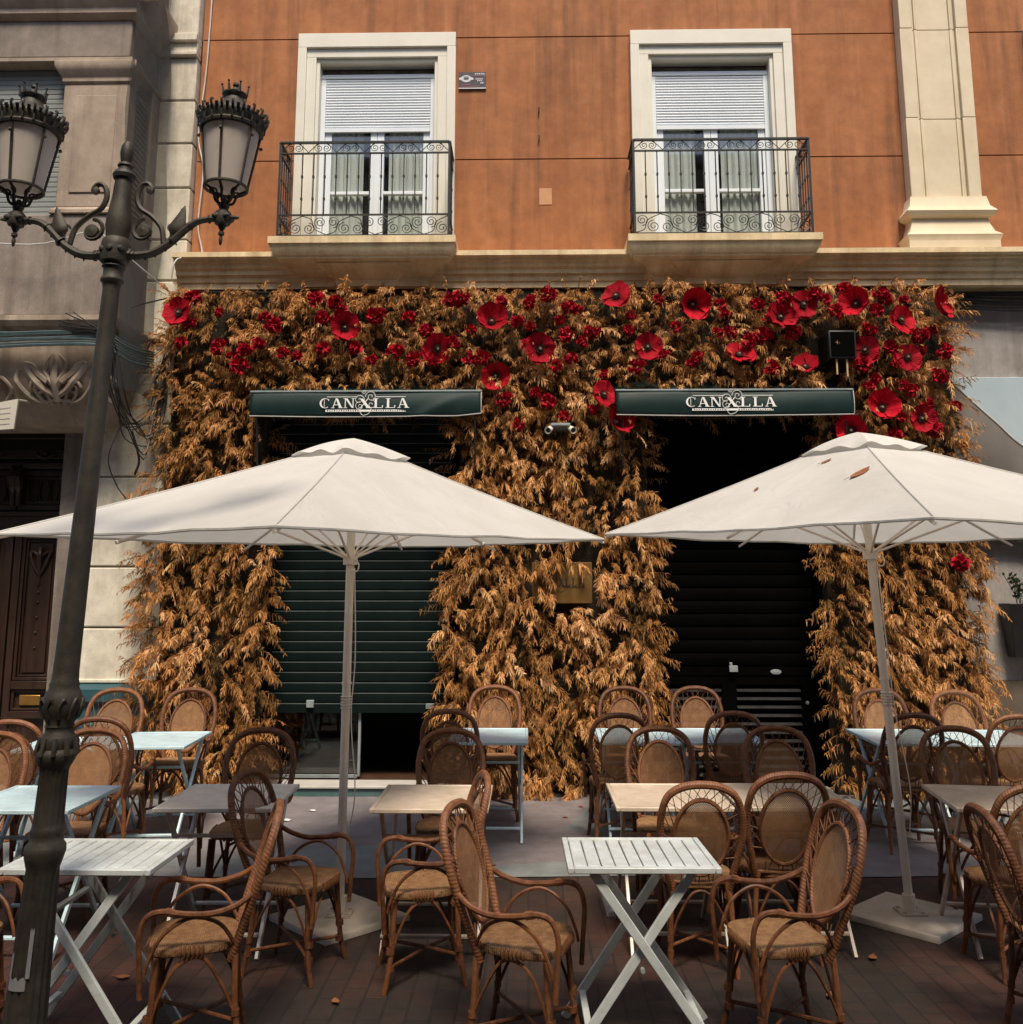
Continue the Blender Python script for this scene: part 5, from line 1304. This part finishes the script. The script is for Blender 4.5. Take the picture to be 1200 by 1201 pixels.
# ------------------------------------------------------------------ rattan chairs
def make_chair():
    t = thing('rattan_chair', 'rattan armchair', 'chair')
    def bk(x, z): return (x, .19+(z-.42)*.36, z)
    m = MB()
    half = [(.165, .40), (.195, .52), (.232, .65), (.252, .76), (.246, .87), (.205, .965), (.115, 1.015)]
    pts = [bk(x, z) for x, z in half]+[bk(0, 1.028)]+[bk(-x, z) for x, z in half[::-1]]
    hoop = spline(pts, 5); m.tube(hoop, .0225, 9)
    bf = m.build('back_frame', M['rattan_wrap'], t)
    ca, cb, cz = .168, .210, .735
    oval = [bk(ca*math.cos(a)*(1-.10*max(0, -math.sin(a))), cz+cb*math.sin(a)) for a in [2*PI*k/40 for k in range(40)]]
    m = MB(); m.tube(oval, .0125, 7, True); m.build('inner_hoop', M['rattan_wrap'], bf)
    m = MB()
    def disc(s, v):
        a = 2*PI*v; r = s*.97
        x, y, z = bk(ca*math.cos(a)*(1-.10*max(0, -math.sin(a)))*r, cz+cb*math.sin(a)*r)
        return (x, y+.018*(1-s*s), z)
    m.grid(disc, 5, 32); m.build('cane_panel', M['cane_panel'], bf)
    m = MB()
    def inner(a): return Vector(bk(ca*math.cos(a)*(1-.10*max(0, -math.sin(a))), cz+cb*math.sin(a)))
    n = 18; nh = len(hoop)-1
    def outer(q):
        f = (.13+.74*q)*nh; i0 = int(f); return hoop[i0].lerp(hoop[min(nh, i0+1)], f-i0)
    for off in (0, 1):
        zig = []
        for k in range(n+1):
            q = k/n; a = math.radians(-48+276*q)
            zig.append((inner(a) if (k+off) % 2 else outer(q))+Vector((0, (-.006 if off else .006), 0)))
        m.tube(zig, .0042, 4)
    for k in range(7):
        x = -.12+.04*k; m.tube([bk(x, .545+.0*abs(x)), bk(x*1.15+.02*(1 if k % 2 else -1), .45)], .0036, 4)
    m.tube([bk(-.185, .485), bk(0, .475), bk(.185, .485)], .008, 6)
    m.build('lattice', M['rattan_thin'], bf)
    # seat
    m = MB(); rings = []
    def se(a, k): 
        c, s_ = math.cos(a), math.sin(a); e = .55
        x = math.copysign(abs(c)**e, c); y = math.copysign(abs(s_)**e, s_)
        w = .245-.035*(y+1)/2
        return x*w*k, y*.225*k-.015
    for k, z in ((.55, .443), (.95, .445), (1.0, .452), (1.015, .467), (1.0, .482), (.95, .489), (.7, .493), (.35, .491), (.05, .488)):
        rings.append([(*se(2*PI*j/36, k), z) for j in range(36)])
    m.loft(rings); st = m.build('seat', M['seat_weave'], t)
    m = MB()
    for i in range(9):
        x = -.10+.025*i
        m.tube(spline([(x, -.238, .486), (x+.003, -.2475, .467), (x, -.241, .444)], 3), .0085, 5)
    m.build('seat_binding', M['rattan_thin'], st)
    for sg in (-1, 1):
        m = MB()
        for i in range(6):
            y = -.07+.022*i; m.tube(spline([(sg*.222, y, .486), (sg*.2335, y+.003, .467), (sg*.226, y, .444)], 3), .0085, 5)
        m.build('seat_binding', M['rattan_thin'], st)
    for sg in (-1, 1):
        m = MB(); m.tube(spline([(sg*.158, .205, .485), (sg*.178, .205, .40), (sg*.195, .215, .2), (sg*.205, .255, 0)], 5), [.0165]*15+[.0135], 8)
        for z0, y0 in ((.19, .2165), (.12, .225)): m.tube([(sg*.197, y0, z0-.014), (sg*.196, y0, z0+.014)], .021, 8)
        m.build('leg', M['rattan_cane'], t)
        m = MB(); m.tube(spline([(sg*.205, -.185, .445), (sg*.215, -.20, .25), (sg*.222, -.215, .12), (sg*.238, -.245, 0)], 5), [.0165]*15+[.0135], 8)
        m.tube(spline([(sg*.178, -.19, .445), (sg*.188, -.205, .25), (sg*.205, -.215, .12)], 4), .011, 6)
        for z0 in (.20, .12): m.tube([(sg*.212, -.211, z0-.014), (sg*.210, -.209, z0+.014)], .027, 8)
        m.build('leg', M['rattan_cane'], t)
        m = MB(); pth = spline([bk(sg*.243, .70), (sg*.272, .20, .655), (sg*.283, .08, .632), (sg*.288, -.06, .640), (sg*.286, -.16, .655), (sg*.28, -.235, .635), (sg*.272, -.268, .56), (sg*.266, -.262, .45), (sg*.262, -.25, .30)], 5)
        m.tube(pth, .0145, 8)
        m.tube([pth[17], pth[18], pth[19]], .0185, 8)
        m.tube(spline([(sg*.192, .205, .47), (sg*.235, .13, .57), (sg*.262, .03, .615), (sg*.272, -.06, .61), (sg*.272, -.16, .55), (sg*.262, -.22, .45), (sg*.258, -.235, .40)], 5), .0095, 6)
        m.build('armrest', M['rattan_cane'], t)
        m = MB(); m.tube(spline([(sg*.198, .205, .20), (sg*.205, .15, .30), (sg*.21, .06, .42), (sg*.213, -.02, .435), (sg*.213, -.10, .39), (sg*.212, -.165, .28), (sg*.214, -.195, .2)], 4), .009, 6)
        m.build('side_brace', M['rattan_cane'], t)
    m = MB(); m.tube(spline([(-.195, -.205, .2), (-.15, -.21, .30), (-.06, -.215, .42), (.06, -.215, .42), (.15, -.21, .30), (.195, -.205, .2)], 4), .009, 6); m.build('arch_brace', M['rattan_cane'], t)
    m = MB(); m.tube(spline([(-.185, .21, .2), (-.14, .205, .30), (-.05, .20, .42), (.05, .20, .42), (.14, .205, .30), (.185, .21, .2)], 4), .009, 6)
    m.build('arch_brace', M['rattan_cane'], t)
    m = MB(); m.tube([(-.215, -.205, .135), (0, .005, .152), (.198, .222, .155)], .0095, 7); m.tube([(.215, -.205, .125), (0, .005, .134), (-.198, .222, .135)], .0095, 7); m.build('cross_stretcher', M['rattan_cane'], t)
    return t
protoCh = make_chair(); firstc = [True]
def chair(x, y, rz, label, k=1.0):
    o = protoCh if firstc[0] else copy_tree(protoCh); firstc[0] = False
    k *= random.uniform(.985, 1.015)
    o.scale = (.83*k, .80*k, .94*k)
    o.location = (x, y, 0.006 if y > 6.4 else 0.0); o.rotation_euler = (0, 0, math.radians(rz)); tag(o, label, 'chair', 'rattan armchairs of the terrace')
CH = [
 (-3.4, 7.53, 6, 'rattan armchair facing out beside the blue plinth of the stone pier', 1.04),
 (-2.85, 7.69, 3, 'rattan armchair facing out against the plume column next to the stone pier', 1.04),
 (-0.29, 7.94, 0, 'pale rattan armchair facing out against the foot of middle plume column', 1.04),
 (0.83, 7.94, -1, 'rattan armchair facing out at the plumes touching the black shutter', 1.04),
 (1.48, 8.02, 2, 'pale rattan armchair facing out in front of the louvred black shutter', 1.04),
 (2.93, 7.61, 3, 'pale rattan armchair facing out against plumes, crossed by a parasol pole', 1.04),
 (3.54, 7.53, 6, 'pale rattan armchair facing out against the plumes that end at grey wall', 1.04),
 (0.65, 7.15, 181, 'dark rattan armchair seen from behind, blue-tinted table through its cane, plumes beyond', 0.98),
 (1.52, 7.25, 176, 'dark rattan armchair seen from behind before the louvres, blue-tinted table through its cane', 0.98),
 (-0.57, 7.3, 178, 'dark rattan armchair seen from behind beside the open dark doorway', 0.98),
 (2.7, 7.02, 181, 'dark rattan armchair seen from behind with a parasol pole across its hoop', 0.98),
 (3.47, 7.06, 177, 'dark rattan armchair seen from behind before the grey plaster wall', 0.98),
 (-3.45, 6.6, 180, 'rattan armchair seen from behind below the carved wooden door', 0.98),
 (-2.93, 6.7, 184, 'rattan armchair seen from behind facing the table by the stone pier plinth', 0.98),
 (0.83, 5.77, 0, 'rattan armchair facing out behind the clear end of the paired tables', 0.98),
 (1.55, 5.8, -6, 'rattan armchair facing out with solid cane back, above the two see-through backs', 0.98),
 (-0.48, 5.77, 2, 'rattan armchair facing out behind the beige-tinted table near the open doorway', 0.98),
 (-1.65, 5.64, 3, 'rattan armchair facing out under the green shutter, beyond the plain white table', 0.98),
 (2.63, 5.73, -8, 'rattan armchair facing out beside the pole of the leaf-strewn parasol', 0.98),
 (-2.67, 5.56, 4, 'rattan armchair facing out beside the street lamp post, behind a blue-tinted table', 0.98),
 (-3.2, 5.4, 5, 'rattan armchair facing out, only a strip of hoop inside the picture edge', 0.98),
 (0.83, 4.84, 178, 'rattan armchair seen from behind, just over the clear slatted table', 0.93),
 (1.26, 5.0, 182, 'rattan armchair seen from behind touching the one over the slatted table', 0.93),
 (1.01, 3.97, -80, 'rattan armchair in profile, facing the clear slatted table near parasol base plate', 0.93),
 (-0.02, 3.95, 73, 'rattan armchair in profile facing the clear slatted table, nearest to the viewer', 0.93),
 (-0.51, 4.66, -78, 'rattan armchair in profile, back to back with the one facing the slatted table', 0.93),
 (-1.34, 3.96, -75, 'rattan armchair in profile facing the slatted table beside the lamp post', 0.93),
 (-1.13, 4.74, 76, 'rattan armchair in profile just before the base of the green shutter parasol', 0.93),
 (2.17, 4.02, 86, 'rattan armchair in profile with leaning back, cut by the picture edge', 0.93),
 (2.36, 4.8, 180, 'rattan armchair seen from behind at the picture edge beside one in profile', 0.93),
 (-2.36, 3.92, 85, 'rattan armchair of which only seat and arm show behind the lamp post', 0.93),
]
for c in CH: chair(*c)

for k, (x, y) in enumerate(((.15, 5.0), (-.85, 4.35), (1.35, 4.45), (-.25, 6.5), (.3, 7.9), (1.7, 4.9), (-1.9, 4.6), (.45, 8.3), (-.9, 8.2))):
    o = leaf('dry_leaf', 'small brown dry leaf fallen on the ground between table legs', x, y, .014, (math.cos(k*2.1), math.sin(k*2.1), 0), U(.05, .085)); o['group'] = 'dry leaves on the ground'
# litter by the doorstep
def scrap(x, y, s, label):
    m = MB((x, y, 0)); P = [(x+s*math.cos(a)*U(.6, 1), y+s*math.sin(a)*U(.6, 1), .012+U(0, .012)) for a in [k*2*PI/7 for k in range(7)]]
    m.add([(x, y, .02)]+P, [(0, k+1, (k+1) % 7+1) for k in range(7)]); o = m.build('paper_scrap', M['paper'], None, False); o.location = (x, y, 0)
    tag(o, label, 'litter', 'paper scraps by the doorstep')
scrap(-1.82, 8.1, .035, 'white paper scrap on the pavement beside the chair near the doorstep')
scrap(-1.95, 7.75, .045, 'larger white paper scrap on the pavement further from the doorstep')

# ------------------------------------------------------------------ unseen house block added behind the viewer to shade the foreground
OO = (0, -4.5, 0)
op = thing('added_shade_house', 'unseen pale house added behind the viewer to shade the foreground', 'building', OO)
m = MB(OO)
HT = 13.0; XS = [-26+3.2*i for i in range(17)]
for i in range(16):
    a, b_ = XS[i], XS[i+1]
    m.box(a, a+1.0, -10, -4.5, 0, HT); m.box(b_-1.0, b_, -10, -4.5, 0, HT)
    m.box(a+1.0, b_-1.0, -10, -4.8, 0, HT)
    for k in range(4):
        z = 2.9+3.2*k; m.box(a+1.0, b_-1.0, -4.79, -4.5, z, min(HT, z+1.0))
m.build('wall', M['dirty_light'], op, False)
m = MB(OO); m.box(-26, 25.2, -10, -4.2, HT+.001, HT+.25); m.build('roof', M['dirty_stone'], op, False)

# ------------------------------------------------------------------ light, camera
w = bpy.data.worlds.new('World'); SC.world = w; w.use_nodes = True
nt = w.node_tree; bg = nt.nodes['Background']
sky = nt.nodes.new('ShaderNodeTexSky'); sky.sky_type = 'NISHITA'; sky.sun_disc = False
EL, AZ = math.radians(60), math.radians(172)      # azimuth measured clockwise from +Y
sky.sun_elevation = EL; sky.sun_rotation = AZ; sky.air_density = 1.0; sky.dust_density = 2.0; sky.ozone_density = 1.0
nt.links.new(sky.outputs[0], bg.inputs[0]); bg.inputs[1].default_value = .105
L = bpy.data.lights.new('sun', 'SUN'); L.energy = 2.75; L.angle = math.radians(15); L.color = (1, .86, .68)
so = bpy.data.objects.new('sun', L); COL.objects.link(so)
d = Vector((math.sin(AZ)*math.cos(EL), math.cos(AZ)*math.cos(EL), math.sin(EL)))
so.rotation_euler = (-d).to_track_quat('-Z', 'Y').to_euler()

cam = bpy.data.cameras.new('camera'); co = bpy.data.objects.new('camera', cam); COL.objects.link(co)
cam.sensor_fit = 'HORIZONTAL'; cam.sensor_width = 36; cam.lens = 1080/1200*36; cam.shift_y = -60/1200
cam.clip_start = .05; cam.clip_end = 300
pit, yaw = math.radians(8.8), math.radians(1.0)
co.location = (0, 0, 1.74); co.rotation_euler = (PI/2+pit, 0, yaw)
SC.camera = co
SC.render.engine = 'CYCLES'
SC.cycles.use_denoising = True
SC.cycles.max_bounces = 7; SC.cycles.diffuse_bounces = 4; SC.cycles.glossy_bounces = 3; SC.cycles.transparent_max_bounces = 10
SC.cycles.caustics_reflective = False; SC.cycles.caustics_refractive = False
SC.view_settings.view_transform = 'Standard'; SC.view_settings.look = 'None'; SC.view_settings.gamma = 1; SC.view_settings.exposure = 0.75
